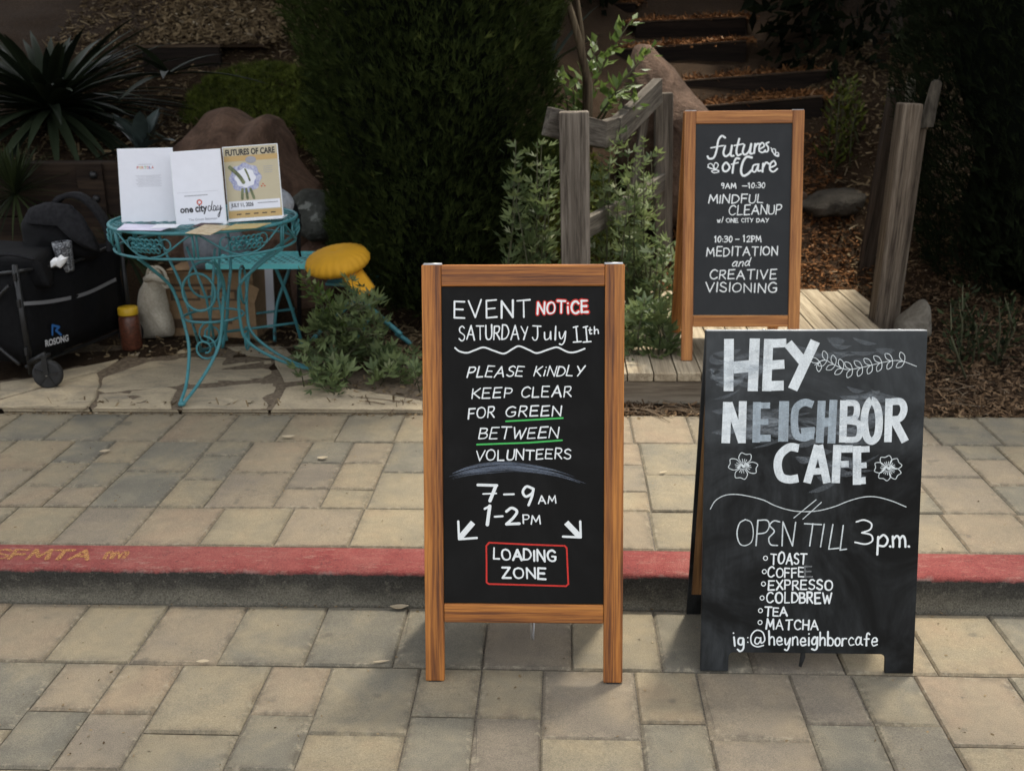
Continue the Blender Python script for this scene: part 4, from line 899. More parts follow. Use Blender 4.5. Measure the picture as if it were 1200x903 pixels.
def printed(text, fr, x, y, h, width, mat, par, name='print', bold=0, w=.0004, shear=0):
    """printed type: the built-in typeface as a mesh, bottom left at (x, y) of the frame, cap height h, total width"""
    c = bpy.data.curves.new('type', 'FONT'); c.body = text; c.offset = bold; c.shear = shear; c.resolution_u = 3
    o = bpy.data.objects.new('type', c); S.collection.objects.link(o); bpy.context.view_layer.update()
    me = bpy.data.meshes.new_from_object(o.evaluated_get(bpy.context.evaluated_depsgraph_get())); bpy.data.objects.remove(o); bpy.data.curves.remove(c)
    vs = [v.co.copy() for v in me.vertices]; x0 = min(v.x for v in vs); x1 = max(v.x for v in vs)
    caps = [v.y for v in vs]; y0 = 0; y1 = max(caps)
    mb = MB(fr.fr()); mb.add([(x+(v.x-x0)/(x1-x0)*width, y+(v.y-y0)/(y1-y0)*h, w) for v in vs], [tuple(p.vertices) for p in me.polygons])
    bpy.data.meshes.remove(me); return mb.build(name, M[mat] if isinstance(mat, str) else mat, par)

# ------------------------------------------------------------------ framed A-boards
def a_board(name, base, yaw, lean, L, Wd, lab, woods, slate, rail_px, rear, panel_w=-.007):
    root = thing(name, base, lab, 'sandwich board'); wv, wh = woods
    ax = Vector((math.cos(yaw), math.sin(yaw), 0)); back = Vector((-math.sin(yaw), math.cos(yaw), 0)); up = back*math.sin(lean)+Vector((0, 0, math.cos(lean)))
    f = Frame(base, ax, up); sw, th = .049, .021
    def stile(fr, x0, ln, nm='stile'):
        mb = MB(fr); mb.box((x0, .004, -th), (x0+sw, ln, 0)); return mb.build(nm, M[wv], root, bevel=.003)
    def rail(fr, y0, y1, nm='rail'):
        mb = MB(fr); mb.box((-Wd/2+sw+.0006, y0, -th+.001), (Wd/2-sw-.0006, y1, -.0012)); return mb.build(nm, M[wh], root, bevel=.003)
    for sx in (-Wd/2, Wd/2-sw):
        stile(f.fr(), sx, L); mb = MB(f.fr()); mb.box((sx+.008, -.004, -th+.003), (sx+sw-.008, .0045, -.003)); mb.build('foot_pad', M['rubber'], root)
    y0 = f.hit(615 if rail_px[2] is None else rail_px[2], rail_px[1])[1]; y1 = f.hit(615 if rail_px[2] is None else rail_px[2], rail_px[0])[1]
    rail(f.fr(), L-.054, L-.0005); rail(f.fr(), y0, y1)
    mb = MB(f.fr()); mb.box((-Wd/2+sw+.0006, y1+.0006, -.014), (Wd/2-sw-.0006, L-.0548, panel_w)); mb.build('chalkboard', M[slate], root)
    # rear leaf
    top = f.at(0, L, -th-.003); ry = rear; rb = Vector((top.x, top.y, 0))+back*(ry)
    rb.z = base[2]+.003
    ru = (top-rb); Lr = ru.length
    fr2 = (rb, ax, ru.normalized(), ax.cross(ru.normalized()))
    for sx in (-Wd/2, Wd/2-sw):
        mb = MB(fr2); mb.box((sx, 0, -th), (sx+sw, Lr-.004, 0)); mb.build('rear_stile', M[wv], root, bevel=.003)
    for a, b in ((Lr-.056, Lr-.0045), (y0, y1)):
        mb = MB(fr2); mb.box((-Wd/2+sw+.0006, a, -th+.001), (Wd/2-sw-.0006, b, -.0012)); mb.build('rear_rail', M[wh], root, bevel=.003)
    mb = MB(fr2); mb.box((-Wd/2+sw+.0006, y1+.0006, -.014), (Wd/2-sw-.0006, Lr-.057, -.007)); mb.build('rear_chalkboard', M[slate], root)
    for sx in (-Wd/2+.004, Wd/2-.05):
        mb = MB(f.fr()); mb.box((sx, L+.0003, -th-.02), (sx+.046, L+.0022, -.001)); mb.tube([(sx, L+.002, -th-.0015), (sx+.046, L+.002, -th-.0015)], .0035, 8); mb.build('hinge', M['metal'], root)
    return root, Frame(f.at(0, 0, panel_w), ax, up), fr2, y0

LN = .0036
sg, ff, rf, ry0 = a_board('framed_chalkboard_sign', (-.0986, 2.406, 0), R_(.45), R_(12.6), 1.08, .511,
    'wood framed chalkboard a-frame headed EVENT NOTICE standing on the street paving', ('pine_v', 'pine_h'), 'slate_a', (708, 730, None), .125)
def lettering(fn, mat, par=sg, fr=ff, name='lettering', w0=.0006):
    k = Ink(fr, w0); fn(k); return k.build(name, mat, par)
W_ = LN
lettering(lambda k: (k.word('EVENT', 532.5, 372.6, 620.5, 370.6, 19, .0046),), 'chalk')
def red_notice(k):
    random.seed(5); k.word('NOTiCE', 630, 367.2, 689, 366, 13.5, .0105)
def white_notice(k):
    random.seed(5); k.word('NOTiCE', 630, 367.2, 689, 366, 13.5, .0048)
lettering(red_notice, 'chalk_red'); lettering(white_notice, 'chalk', w0=.0011)
def l2(k):
    k.word('SATURDAY', 538, 398.6, 618.5, 397.2, 16, W_); k.word('July', 624, 398.2, 663, 397.2, 16, W_, gap=.3)
    for a, b in ((675, 681), (686.5, 692)): k.px([(a, 382.5), (a+1.5, 400)], W_); k.px([(a-3, 383.5), (a+2, 382.3)], W_); k.px([(a-3, 400.8), (a+6, 400)], W_)
    k.word('th', 689.5, 391.3, 701, 390.7, 8.5, .0032, gap=.3)
lettering(l2, 'chalk')
z2 = lambda x, y: (480+x/3.344, 290+y/3.344)
lettering(lambda k: k.px([z2(*p) for p in ((178,393),(195,406),(225,412),(255,402),(290,391),(330,404),(370,415),(405,396),(430,386),(470,402),(500,413),(550,397),(580,391),(620,409),(650,409),(686,396))], .0042, True), 'chalk', name='wavy_line')
lettering(lambda k: (k.word('PLEASE', 547.5, 442, 612, 440.5, 11.8, W_, .28), k.word('KiNDLY', 625.5, 440.6, 683, 440, 11.5, W_, .28)), 'chalk')
lettering(lambda k: (k.word('KEEP', 553, 466.3, 599, 465.4, 11.8, W_, .18), k.word('CLEAR', 610.5, 465.4, 669.5, 464.8, 12, W_, .15)), 'chalk')
lettering(lambda k: (k.word('FOR', 549, 489.8, 579, 488.6, 12, W_, .12), k.word('GREEN', 592.5, 488.2, 657, 486.6, 12, W_, .15)), 'chalk')
lettering(lambda k: k.word('BETWEEN', 561, 514, 653.5, 512.8, 12.8, W_, .2), 'chalk')
lettering(lambda k: k.word('VOLUNTEERS', 557.5, 539.2, 669, 536.8, 11.5, W_, .08), 'chalk')
lettering(lambda k: (k.px([(593, 493.4), (659.5, 489.6)], .0042), k.px([(559, 520.6), (620, 518.4), (658.5, 515.6)], .0042)), 'chalk_green', name='underline')
z3 = lambda x, y: (480+x/3.226, 530+y/3.226)
def smear(k):
    for j in range(26):
        o = random.gauss(0, 9); a = random.uniform(0, .45); b = random.uniform(.5, 1); base = spline([(150,92),(230,68),(330,55),(430,58),(560,80),(685,122)], 6); n = len(base); q = base[int(a*n):max(int(a*n)+4, int(b*n))]
        k.px([z3(x, y+o*(1-.4*abs(2*i/len(q)-1))) for i, (x, y) in enumerate(q)], random.uniform(.002, .007), False if 0 else True, True, lambda t: .2+math.sin(math.pi*t))
lettering(smear, 'chalk_smear', name='chalk_smear', w0=.0002)
TB = .0088
def times(k):
    k.px([z3(258,122), z3(330,124)], TB*.8); k.px([z3(326,126), z3(304,182)], TB); k.px([z3(278,156), z3(328,154)], .004)
    k.px([z3(357,158), z3(394,157)], .005)
    k.px([z3(*p) for p in ((466,136),(442,128),(428,148),(440,166),(464,152),(468,134),(463,164),(450,198))], TB*.75, True)
    k.px([z3(284,212), z3(304,202)], .006); k.px([z3(303,202), z3(294,272)], TB)
    k.px([z3(322,242), z3(352,240)], .005); k.px([z3(*p) for p in ((366,222),(386,209),(406,222),(392,246),(366,270))], TB*.8, True); k.px([z3(366,270), z3(415,268)], TB*.8)
lettering(times, 'chalk'); lettering(lambda k: (k.word('AM', 631, 589.6, 651, 589.2, 8.5, .0036), k.word('PM', 613.5, 613, 633.5, 613.2, 9.5, .0036)), 'chalk')
def arrow_l(k): k.px([z3(240,264), z3(190,322)], .0145, cap=False); k.px([z3(184,260), z3(187,327)], .0058); k.px([z3(187,327), z3(254,322)], .0058)
def arrow_r(k): k.px([z3(592,264), z3(642,316)], .0145, cap=False); k.px([z3(645,260), z3(647,320)], .0058); k.px([z3(647,320), z3(580,317)], .0058)
lettering(arrow_l, 'chalk', name='arrow'); lettering(arrow_r, 'chalk', name='arrow')
lettering(lambda k: k.px([z3(*p) for p in ((296,346),(302,340),(450,347),(586,352),(594,360),(597,430),(600,496),(592,504),(450,500),(300,496),(291,490),(291,420),(290,352),(300,340))], .0042), 'chalk_red', name='loading_box')
lettering(lambda k: (k.word('LOADING', 578.5, 654.2, 651.5, 657.6, 12.3, .0056), k.word('ZONE', 589, 676, 639.5, 677.8, 12, .0056)), 'chalk')
# chain loop hanging between the leaves
mb = MB(); a = Vector((-.082, 2.46, .185)); b = Vector((-.072, 2.72, .22))
low = Vector((-.078, 2.565, .035)); mb.tube([Vector(p+(0,)) if 0 else Vector((0,0,0)) for p in []] or [a, a.lerp(low, .5)+Vector((0,-.012,-.03)), low, b.lerp(low, .5)+Vector((0,.02,-.03)), b], .0028, 6); mb.build('chain', M['metal'], sg)

sb, fb, rb_, ry1 = a_board('framed_chalkboard_sign', (.7772, 4.537, DZ), R_(-.05), R_(12), 1.08, .511,
    'wood framed chalkboard a-frame listing two morning sessions, standing on the boardwalk', ('pale_v', 'pale_h'), 'slate_b', (369.5, 383, 870), .235)
def back_let(fn, mat='chalk', name='lettering', w0=.0006): return lettering(fn, mat, sb, fb, name, w0)
z7 = lambda x, y: (580+x/3.0105, 0+y/3.0105)
def script1(k):
    w = .0085; c = lambda pts, q=w: k.px([z7(*p) for p in pts], q, True)
    c([(812,486),(800,480),(788,496),(782,530),(772,556),(756,560),(750,552)]); c([(762,522),(806,514)], w*.7)     # f
    c([(812,516),(806,540),(814,552),(830,540),(836,514)]); c([(836,516),(832,548),(842,550)])                      # u
    c([(862,490),(852,530),(856,548),(868,544)]); c([(844,514),(876,508)], w*.7)                                    # t
    c([(880,512),(874,536),(882,546),(896,534),(904,508)]); c([(904,510),(900,540),(908,542)])                      # u
    c([(918,508),(914,540)]); c([(916,522),(926,508),(936,510)])                                                    # r
    c([(934,526),(950,516),(944,504),(934,512),(932,532),(944,538),(954,530)], w*.8)                                # e
    c([(966,502),(956,508),(964,520),(962,534),(950,536)], w*.8)                                                    # s
def script2(k):
    w = .0085; c = lambda pts, q=w: k.px([z7(*p) for p in pts], q, True)
    c([(816,574),(804,586),(806,602),(818,604),(828,590),(816,574)])                                                # o
    c([(862,560),(850,560),(842,580),(838,610)]); c([(834,580),(858,574)], w*.7)                                    # f
    c([(906,556),(888,554),(874,574),(868,604),(876,620),(892,614),(904,602)], w*1.15)                              # C
    c([(926,580),(912,584),(908,602),(918,606),(928,586)], w*.85); c([(930,580),(928,602),(938,602)], w*.85)        # a
    c([(946,578),(944,606)]); c([(946,590),(956,574),(966,578)])                                                    # r
    c([(970,592),(990,582),(984,568),(972,578),(970,598),(982,606),(996,596)], w*.85)                               # e
back_let(script1); back_let(script2)
def leaf_a(k):
    c = lambda pts: k.px([z7(*p) for p in pts], .0042, True)
    c([(974,522),(986,546),(1000,548)]); c([(986,526),(976,530),(988,546),(990,532),(986,526)]); c([(1000,540),(990,540),(988,548),(1000,552),(1000,540)])
def leaf_b(k):
    c = lambda pts: k.px([z7(*p) for p in pts], .0042, True)
    c([(750,590),(768,596),(790,602)]); c([(752,582),(764,578),(772,594),(758,594),(752,582)]); c([(778,574),(788,582),(780,596),(772,588),(778,574)]); c([(764,604),(780,600),(790,606),(774,610),(764,604)])
back_let(leaf_a, name='leaf_drawing'); back_let(leaf_b, name='leaf_drawing')
wb = .0052
back_let(lambda k: (k.word('9AM', 845.5, 220.6, 862.5, 220.6, 6, .0046), k.px([(870, 218), (875.5, 218)], .0042), k.word('10:30', 877, 220.4, 896, 220.2, 6, .0046)))
back_let(lambda k: k.word('MINDFUL', 830.5, 238.3, 893.5, 237.8, 9.6, wb, .1)); back_let(lambda k: k.word('CLEANUP', 854, 251.8, 914.5, 250.5, 10.6, wb, .08))
back_let(lambda k: (k.word('w/', 840.5, 260.8, 848, 260.6, 6, .0036), k.word('ONE', 851, 260.6, 865, 260.4, 4.4, .0036), k.word('CITY', 869, 260.4, 882.5, 260.4, 4.4, .0036), k.word('DAY', 886.5, 260.4, 901, 260.2, 4.4, .0036)))
back_let(lambda k: (k.word('10:30', 837.5, 283.8, 858, 283.6, 7, .0046), k.px([(862, 280.5), (866, 280.4)], .0042), k.word('12', 871, 283.4, 879, 283.3, 7, .0046), k.word('PM', 881, 283.3, 892, 283.2, 7, .0046)))
back_let(lambda k: k.word('MEDITATION', 828, 300, 911, 298.8, 10, wb, .06)); back_let(lambda k: k.word('and', 857.5, 312.6, 877.5, 311.6, 9, .0046, .35))
back_let(lambda k: k.word('CREATIVE', 832, 327, 909, 326.4, 10.5, wb, .08)); back_let(lambda k: k.word('VISIONING', 827, 341.5, 910, 342.6, 10.8, wb, .06))

# ------------------------------------------------------------------ solid cafe board
CW, CL, CLN = .553, .895, R_(10.75); cb = (.6419, 2.4781, .001)
cs = thing('chalkboard_sign', cb, 'frameless black a-board with big block chalk letters, chalk flowers and a drinks list', 'sandwich board')
up = Vector((0, math.sin(CLN), math.cos(CLN))); fc = Frame(cb, (1, .0029, 0), up)
def leafboard(fr, L, mat, nm, foot=.105):
    h = foot; w = CW/2; x = w-.073; r = .014
    arc = [(x-r+r*math.cos(a), h-r+r*math.sin(a)) for a in [math.pi/2*k/5 for k in range(6)]]
    out = [(-w, 0), (-x, 0)]+[(-p[0], p[1]) for p in arc]+[(p[0], p[1]) for p in arc[::-1]]+[(x, 0), (w, 0), (w, L), (-w, L)]
    mb = MB((fr[0]-fr[3]*.012, fr[1], fr[2], fr[3])); mb.prism(out, .012); return mb.build(nm, M[mat], cs, bevel=.0015)
M['slate_c2'] = M['slate_c']
hfoot = fc.hit(940, 765)[1]
leafboard(fc.fr(), CL, 'slate_c', 'board', hfoot)
topc = fc.at(0, CL-.002, -.016); rbm = Vector((cb[0]-.004, 2.772, .001)); ru = topc-rbm
ur = ru.normalized(); leafboard((rbm, fc.a, ur, fc.a.cross(ur)), ru.length, 'slate_c', 'rear_board', hfoot)
mb = MB((rbm, fc.a, ur, fc.a.cross(ur))); mb.box((-CW/2+.010, hfoot+.02, .0004), (CW/2-.010, ru.length-.02, .0022)); mb.build('inner_face', M['ply'], cs)
mb = MB(fc.fr()); mb.box((-CW/2+.001, CL+.0004, -.031), (CW/2-.001, CL+.0034, -.001)); mb.build('hinge_strip', M['strip'], cs, bevel=.001)
for x in (-.13, .21):
    mb = MB(fc.fr()); mb.lathe((x, CL+.0036, -.015), [(.005, 0), (.004, .0015), (.001, .002)], 10, (Vector((1,0,0)), Vector((0,0,1)), Vector((0,1,0)))); mb.build('screw', M['metal'], cs)
mb = MB(); q = G(940, 783, 0); mb.tube([q+Vector((-.004,.02,.17)), q+Vector((-.003,.012,.09)), q+Vector((.002,.01,.03)), q+Vector((-.006,.0,.006))], [.003,.004,.007,.004], 7); mb.build('cord_end', M['rubber'], cs)
fcl = Frame(fc.o, fc.a, fc.b)
def caf(fn, mat='chalk', name='lettering', w0=.0004): return lettering(fn, mat, cs, fcl, name, w0)
z4 = lambda x, y: (800+x/3.927, 370+y/3.927); z5 = lambda x, y: (800+x/3.763, 560+y/3.763)
MP = .00206/3.927   # metres per zoomed pixel on this board
def bl(k, pts, w, curve=False): k.px([z4(*p) for p in pts], w*MP, curve, cap=False)
def hey(k):
    bl(k, [(213,106),(211,346)], 47); bl(k, [(332,104),(322,346)], 49); bl(k, [(234,238),(312,230)], 58)
    bl(k, [(396,106),(386,346)], 44); bl(k, [(414,127),(477,124)], 42); bl(k, [(410,226),(468,222)], 44); bl(k, [(404,322),(465,320)], 48)
    bl(k, [(610,116),(506,338)], 48); bl(k, [(484,126),(552,208)], 46)
caf(hey, 'chalk_block')
def neigh(k):
    bl(k, [(206,396),(198,585)], 42); bl(k, [(212,400),(272,580)], 36); bl(k, [(277,392),(272,585)], 38)
caf(neigh, 'chalk_block')
def eigh(k):
    bl(k, [(342,396),(338,582)], 38); bl(k, [(356,412),(402,412)], 30); bl(k, [(356,488),(394,487)], 28); bl(k, [(356,562),(405,562)], 34)
    bl(k, [(467,392),(462,578)], 48); bl(k, [(600,408),(560,398),(522,424),(514,490),(524,548),(560,560),(592,548)], 36, True); bl(k, [(545,530),(608,524)], 30); bl(k, [(594,530),(592,566)], 26)
    bl(k, [(640,390),(630,584)], 38); bl(k, [(694,386),(684,586)], 38); bl(k, [(650,490),(684,488)], 44)
caf(eigh, 'chalk_grey')
def bor(k):
    bl(k, [(742,388),(736,582)], 36); bl(k, [(752,400),(795,404),(802,438),(790,470),(752,478)], 30, True); bl(k, [(752,482),(808,494),(816,535),(800,566),(748,570)], 30, True)
    bl(k, [(868,388),(842,430),(836,490),(846,555),(870,576),(896,550),(904,485),(895,420),(868,388)], 36, True)
    bl(k, [(950,380),(944,580)], 36); bl(k, [(960,394),(1005,396),(1018,432),(1000,470),(962,478)], 34, True); bl(k, [(972,478),(1024,578)], 38)
caf(bor, 'chalk_block')
def cafe(k):
    bl(k, [(534,608),(490,604),(448,640),(437,690),(452,738),(490,752),(532,746)], 40, True)
    bl(k, [(622,594),(572,768)], 38); bl(k, [(628,594),(664,768)], 38); bl(k, [(596,716),(652,712)], 32)
    bl(k, [(712,593),(704,768)], 40); bl(k, [(730,612),(782,611)], 36); bl(k, [(728,682),(764,680)], 32)
    bl(k, [(802,598),(802,776)], 40); bl(k, [(820,614),(860,612)], 30); bl(k, [(820,688),(846,686)], 28); bl(k, [(820,758),(842,756)], 34)
caf(cafe, 'chalk_block')
def branch(k):
    pts = [(608,226),(650,203),(700,226),(750,246),(810,240),(870,226),(930,212),(1000,206),(1076,232)]; c = spline(pts, 8); w = .0019
    k.px([z4(*p) for p in pts], w, True)
    for i in range(4, len(c)-4, 6):
        x, y = c[i]; tx = c[i+1][0]-c[i-1][0]; ty = c[i+1][1]-c[i-1][1]; L = math.hypot(tx, ty); tx /= L; ty /= L
        for sgn, ln in ((1, 46), (-1, 44)):
            nx, ny = ty*sgn, -tx*sgn; dx, dy = (-.62*tx+.8*nx)*ln, (-.62*ty+.8*ny)*ln; px_, py_ = -dy*.26, dx*.26
            k.px([z4(*p) for p in ((x, y), (x+dx*.55+px_, y+dy*.55+py_), (x+dx, y+dy), (x+dx*.55-px_, y+dy*.55-py_), (x, y))], w, True)
caf(branch, 'chalk_soft', 'branch_drawing')
def flower(k, cx, cy, rot, r=38):
    w = .0021
    for q in range(5 if rot else 4):
        n = 5 if rot else 4; a = rot+2*math.pi*q/n+.2; pts = []
        for t, rr in ((-.62, .45), (-.66, 1.2), (-.32, 1.78), (0, 1.6), (.34, 1.8), (.64, 1.2), (.6, .45)): pts.append((cx+math.cos(a+t)*rr*r, cy+math.sin(a+t)*rr*r*.9))
        k.px([z4(*p) for p in pts], w, True)
        for t in (-.3, 0, .3): k.px([z4(cx+math.cos(a+t)*r*.4, cy+math.sin(a+t)*r*.36), z4(cx+math.cos(a+t)*r*(1.0-.3*abs(t)), cy+math.sin(a+t)*r*.85)], w*.8)
    k.px([z4(cx+d, cy+e) for d, e in ((-22,8),(-8,-6),(4,4),(12,-10),(24,-2))], .006, True)
def dust(k):
    for (x, y, L, n, sp) in ((330, 480, 330, 34, 95), (260, 240, 300, 26, 110), (700, 500, 360, 22, 90), (780, 140, 300, 10, 50), (720, 700, 260, 14, 60), (880, 360, 260, 8, 30)):
        for j in range(n):
            yy = y+random.gauss(0, sp*.5); xx = x+random.gauss(0, L*.25); l = L*random.uniform(.25, .6); t = random.uniform(-.5, .35)
            k.px([z4(min(1085, max(135, xx+l*(u-.5))), min(860, max(92, yy+l*t*(u-.5)+10*math.sin(3*u)))) for u in (0, .33, .66, 1)], random.uniform(.006, .02), True, True, lambda t_: .15+math.sin(math.pi*t_))
caf(dust, 'chalk_dust', 'chalk_dust', .0002)
caf(lambda k: (flower(k, 278, 690, 0), flower(k, 945, 700, .5, 36)), 'chalk_soft', 'flower_drawing')
caf(lambda k: k.px([z4(*p) for p in ((127,888),(150,850),(190,826),(240,820),(300,828),(370,846),(420,870),(480,890),(540,899),(620,896),(700,876),(760,852),(830,833),(890,832),(960,850),(1028,878))], .0024, True), 'chalk_soft', 'flourish')
caf(lambda k: (k.px([z5(490,175), z5(588,95)], .0022), k.px([z5(530,180), z5(612,106)], .0022)), 'chalk_soft', 'flourish')
caf(lambda k: (k.word('OP', 863.5, 639, 900, 638.6, 30, .0034, .04, .16, .02), k.px([z5(*p) for p in ((428,192),(402,188),(384,208),(404,234),(380,264),(388,292),(418,296))], .0034, True), k.px([z5(438,298), z5(442,192), z5(484,298), z5(498,194)], .0034),
    k.px([z5(537,200), z5(612,204)], .0034), k.px([z5(574,200), z5(560,298)], .0034), k.px([z5(624,202), z5(608,302)], .0034), k.px([z5(662,204), z5(644,312), z5(688,308)], .0034), k.px([z5(708,208), z5(694,316), z5(722,312)], .0034)), 'chalk_soft')
caf(lambda k: (k.px([z5(*p) for p in ((766,192),(800,184),(832,200),(826,226),(790,240))], .0042, True), k.px([z5(*p) for p in ((790,240),(830,250),(836,276),(806,290),(760,282))], .0042, True)))
caf(lambda k: (k.px([z5(862,258), z5(858,336)], .0056), k.px([z5(*p) for p in ((862,268),(886,250),(904,272),(890,298),(862,296))], .0056, True), k.px([z5(914,300), z5(916,301)], .006),
    k.px([z5(926,256), z5(928,302)], .0056), k.px([z5(*p) for p in ((928,270),(944,254),(956,268),(956,302))], .0056, True), k.px([z5(*p) for p in ((956,270),(970,254),(980,268),(982,302))], .0056, True), k.px([z5(996,300), z5(998,301)], .006)))
for t, x0, y0, x1, y1, h, bx, by in (('TOAST',388,378,543,376,48,365,352),('COFFE',375,436,532,434,42,360,411),('EXPRESSO',378,490,658,491,40,356,465),('COLDBREW',370,550,656,549,44,350,527),('TEA',362,605,461,606,37,343,583),('MATCHA',368,664,597,667,42,341,635)):
    a = z5(x0, y0); b = z5(x1, y1); c = z5(bx, by)
    caf(lambda k: (k.word(t, a[0], a[1], b[0], b[1], h/3.763, .0044, .03), k.blob(c[0], c[1], .0052, .0056, 18, .0024)))
a = z5(540, 436); b = z5(572, 434); caf(lambda k: k.word('E', a[0], a[1], b[0], b[1], 43/3.763, .0042), 'chalk_faint')
def handle(k):
    k.px([z5(226,700), z5(230,738)], .0048); k.blob(*z5(224,682), .0022, .0022); k.px([z5(*p) for p in ((266,704),(248,706),(246,728),(262,732),(268,706),(268,748),(254,762),(242,754))], .0048, True)
    k.blob(*z5(287,702), .0018, .0018); k.blob(*z5(287,722), .0018, .0018)
    k.px([z5(*p) for p in ((340,704),(324,702),(318,722),(330,730),(342,716),(344,700),(346,726),(362,712),(352,678),(324,670),(302,694),(304,728),(328,742),(356,736))], .0036, True)
    p0 = z5(382, 735); p1 = z5(855, 736); k.word('heyneighborcafe', p0[0], p0[1], p1[0], p1[1], 15.5, .0046, 0, .2)
caf(handle)

# kerb stencil
fk = Frame((0, 2.9, .1122), (1, 0, 0), (0, 1, 0)); kb = Ink(fk, .0006)
z8 = lambda x, y: (x/4.8, 620+y/4.8)
def kline(pts, w=.011): kb.px([z8(*p) for p in pts], w, False, False)
random.seed(2); kb.word('SFMTA', -9, 654.3, 103, 655.5, 10.6, .0135, .75, .16, .01)
for q in (0, 12): kb.px([z8(*p) for p in ((580+q,168),(600+q,132-q*.2),(622,124+q),(640-q,136),(622-q*.3,166))], .005, True); kb.px([z8(*p) for p in ((622+q,166),(645+q,136),(664,126+q),(672-q*.3,144),(668,166),(690,134),(712,124+q*.6),(724-q,132),(700-q,164))], .005, True)
o = kb.build('kerb_stencil', 'stencil', None); tag(o, 'worn yellow letter stencil painted on the red kerb top', 'stencil')

# ------------------------------------------------------------------ wrought iron table
TC = Vector((-1.60, 4.70, .135)); TZ = .862; TR_ = .405
tb = thing('garden_table', TC, 'chipped turquoise wrought iron garden table carrying flyers', 'table')
def ringpts(r, z, n=48, c=TC): return [(c.x+r*math.cos(2*math.pi*k/n), c.y+r*math.sin(2*math.pi*k/n), z) for k in range(n)]
mb = MB(); mb.tube(ringpts(TR_, TZ), .0075, 8, closed=True); mb.tube(ringpts(TR_-.012, TZ-.108), .006, 8, closed=True); mb.build('rim', M['teal'], tb)
mb = MB()
for k in range(-12, 13):
    o_ = k*.032; h = math.sqrt(max(.0001, (TR_-.006)**2-o_*o_))
    for ca in (R_(40), R_(-50)):
        d = Vector((math.cos(ca), math.sin(ca), 0)); nn = Vector((-d.y, d.x, 0)); c = Vector((TC.x, TC.y, TZ-.003 if ca > 0 else TZ-.0045)); mb.bar(c+nn*o_-d*h, c+nn*o_+d*h, .008, .0022)
mb.build('lattice_top', M['teal'], tb)
def onring(an, z, r): return Vector((TC.x+r*math.cos(an), TC.y+r*math.sin(an), z))
ap = MB()
for q in range(6):
    a0 = R_(-90+12+60*q); 
    for sgn in (1, -1):
        ap.tube([onring(a0+sgn*.50*t, TZ-.004-.10*math.sin(math.pi*.5*t)**1.4, TR_-.004-.008*t) for t in [i/8 for i in range(9)]], .0045, 6)
        ap.tube([onring(a0+sgn*(.30+.075*math.cos(u)*(1-u/9)), TZ-.052+.034*math.sin(u)*(1-u/9), TR_-.006) for u in [i*.5 for i in range(13)]], .0038, 6)
    ap.tube([onring(a0-.02, TZ, TR_-.003), onring(a0-.02, TZ-.108, TR_-.012)], .005, 6); ap.tube([onring(a0+.02, TZ, TR_-.003), onring(a0+.02, TZ-.108, TR_-.012)], .005, 6)
ap.build('apron_scrolls', M['teal'], tb)
for q in range(6):
    mb = MB(); a0 = R_(-90+42+60*q)
    for fl_ in (-.11, 0, .11):
        for p in range(6):
            ph = 2*math.pi*p/6; cx_, cz_ = fl_+.052*math.cos(ph), TZ-.053+.021*math.sin(ph)
            mb.tube([onring(a0+cx_+.024*math.cos(u), cz_+.011*math.sin(u), TR_+.002+.006*math.sin(u)) for u in [2*math.pi*i/8 for i in range(8)]], .0042, 5, closed=True)
        mb.lathe(onring(a0+fl_, TZ-.053, TR_+.004), [(.004, -.008), (.009, 0), (.004, .008)], 8, (Vector((math.cos(a0+math.pi/2), math.sin(a0+math.pi/2), 0)), Vector((0,0,1)), Vector((math.cos(a0), math.sin(a0), 0))))
    mb.build('rosette', M['teal'], tb)
for an in (R_(-93), R_(6), R_(118)):
    mb = MB(); side = Vector((-math.sin(an), math.cos(an), 0)); d = Vector((math.cos(an), math.sin(an), 0)); c0 = Vector((TC.x, TC.y, 0))
    for sg_ in (-1, 1):
        prof = [(.36, TZ-.112, .16), (.27, .69, .15), (.165, .60, .125), (.14, .52, .105), (.135, .40, .085), (.15, .32, .07), (.22, .25, .05), (.33, .185, .025), (.445, .145, .008)]
        sp = []; 
        xs = spline([(p[0], p[1]) for p in prof], 4); ws = spline([(p[2], p[1]) for p in prof], 4)
        mb.tube([c0+d*x[0]+side*(sg_*w_[0])+Vector((0, 0, x[1])) for x, w_ in zip(xs, ws)], .0072, 8)
    # lyre loop and foot curl between the rods
    mb.tube([c0+d*.145+side*(.075*math.sin(2*math.pi*i/24))+Vector((0,0,.56+.085*math.cos(2*math.pi*i/24))) for i in range(24)], .006, 6, closed=True)
    mb.tube([c0+d*.14+side*(.06*math.sin(u)*(1-u/14))+Vector((0,0,.30+.06*math.cos(u)*(1-u/14))) for u in [i*.5 for i in range(20)]], .005, 6)
    mb.lathe(c0+d*.45+Vector((0,0,.137)), [(.006, -.004), (.017, 0), (.015, .012), (.006, .016)], 10)
    mb.build('leg', M['teal'], tb)
mb = MB()
for k in range(3):
    u_ = k*2.1; mb.tube([Vector((TC.x+.05*math.cos(u_), TC.y+.05*math.sin(u_), .30)), Vector((TC.x+.03*math.cos(u_+.8), TC.y+.03*math.sin(u_+.8), .5)), Vector((TC.x+.09*math.cos(u_+1.2), TC.y+.09*math.sin(u_+1.2), .74))], .006, 7)
mb.tube(ringpts(.135, .42, 20), .006, 6, closed=True); mb.build('centre_stem', M['teal'], tb)

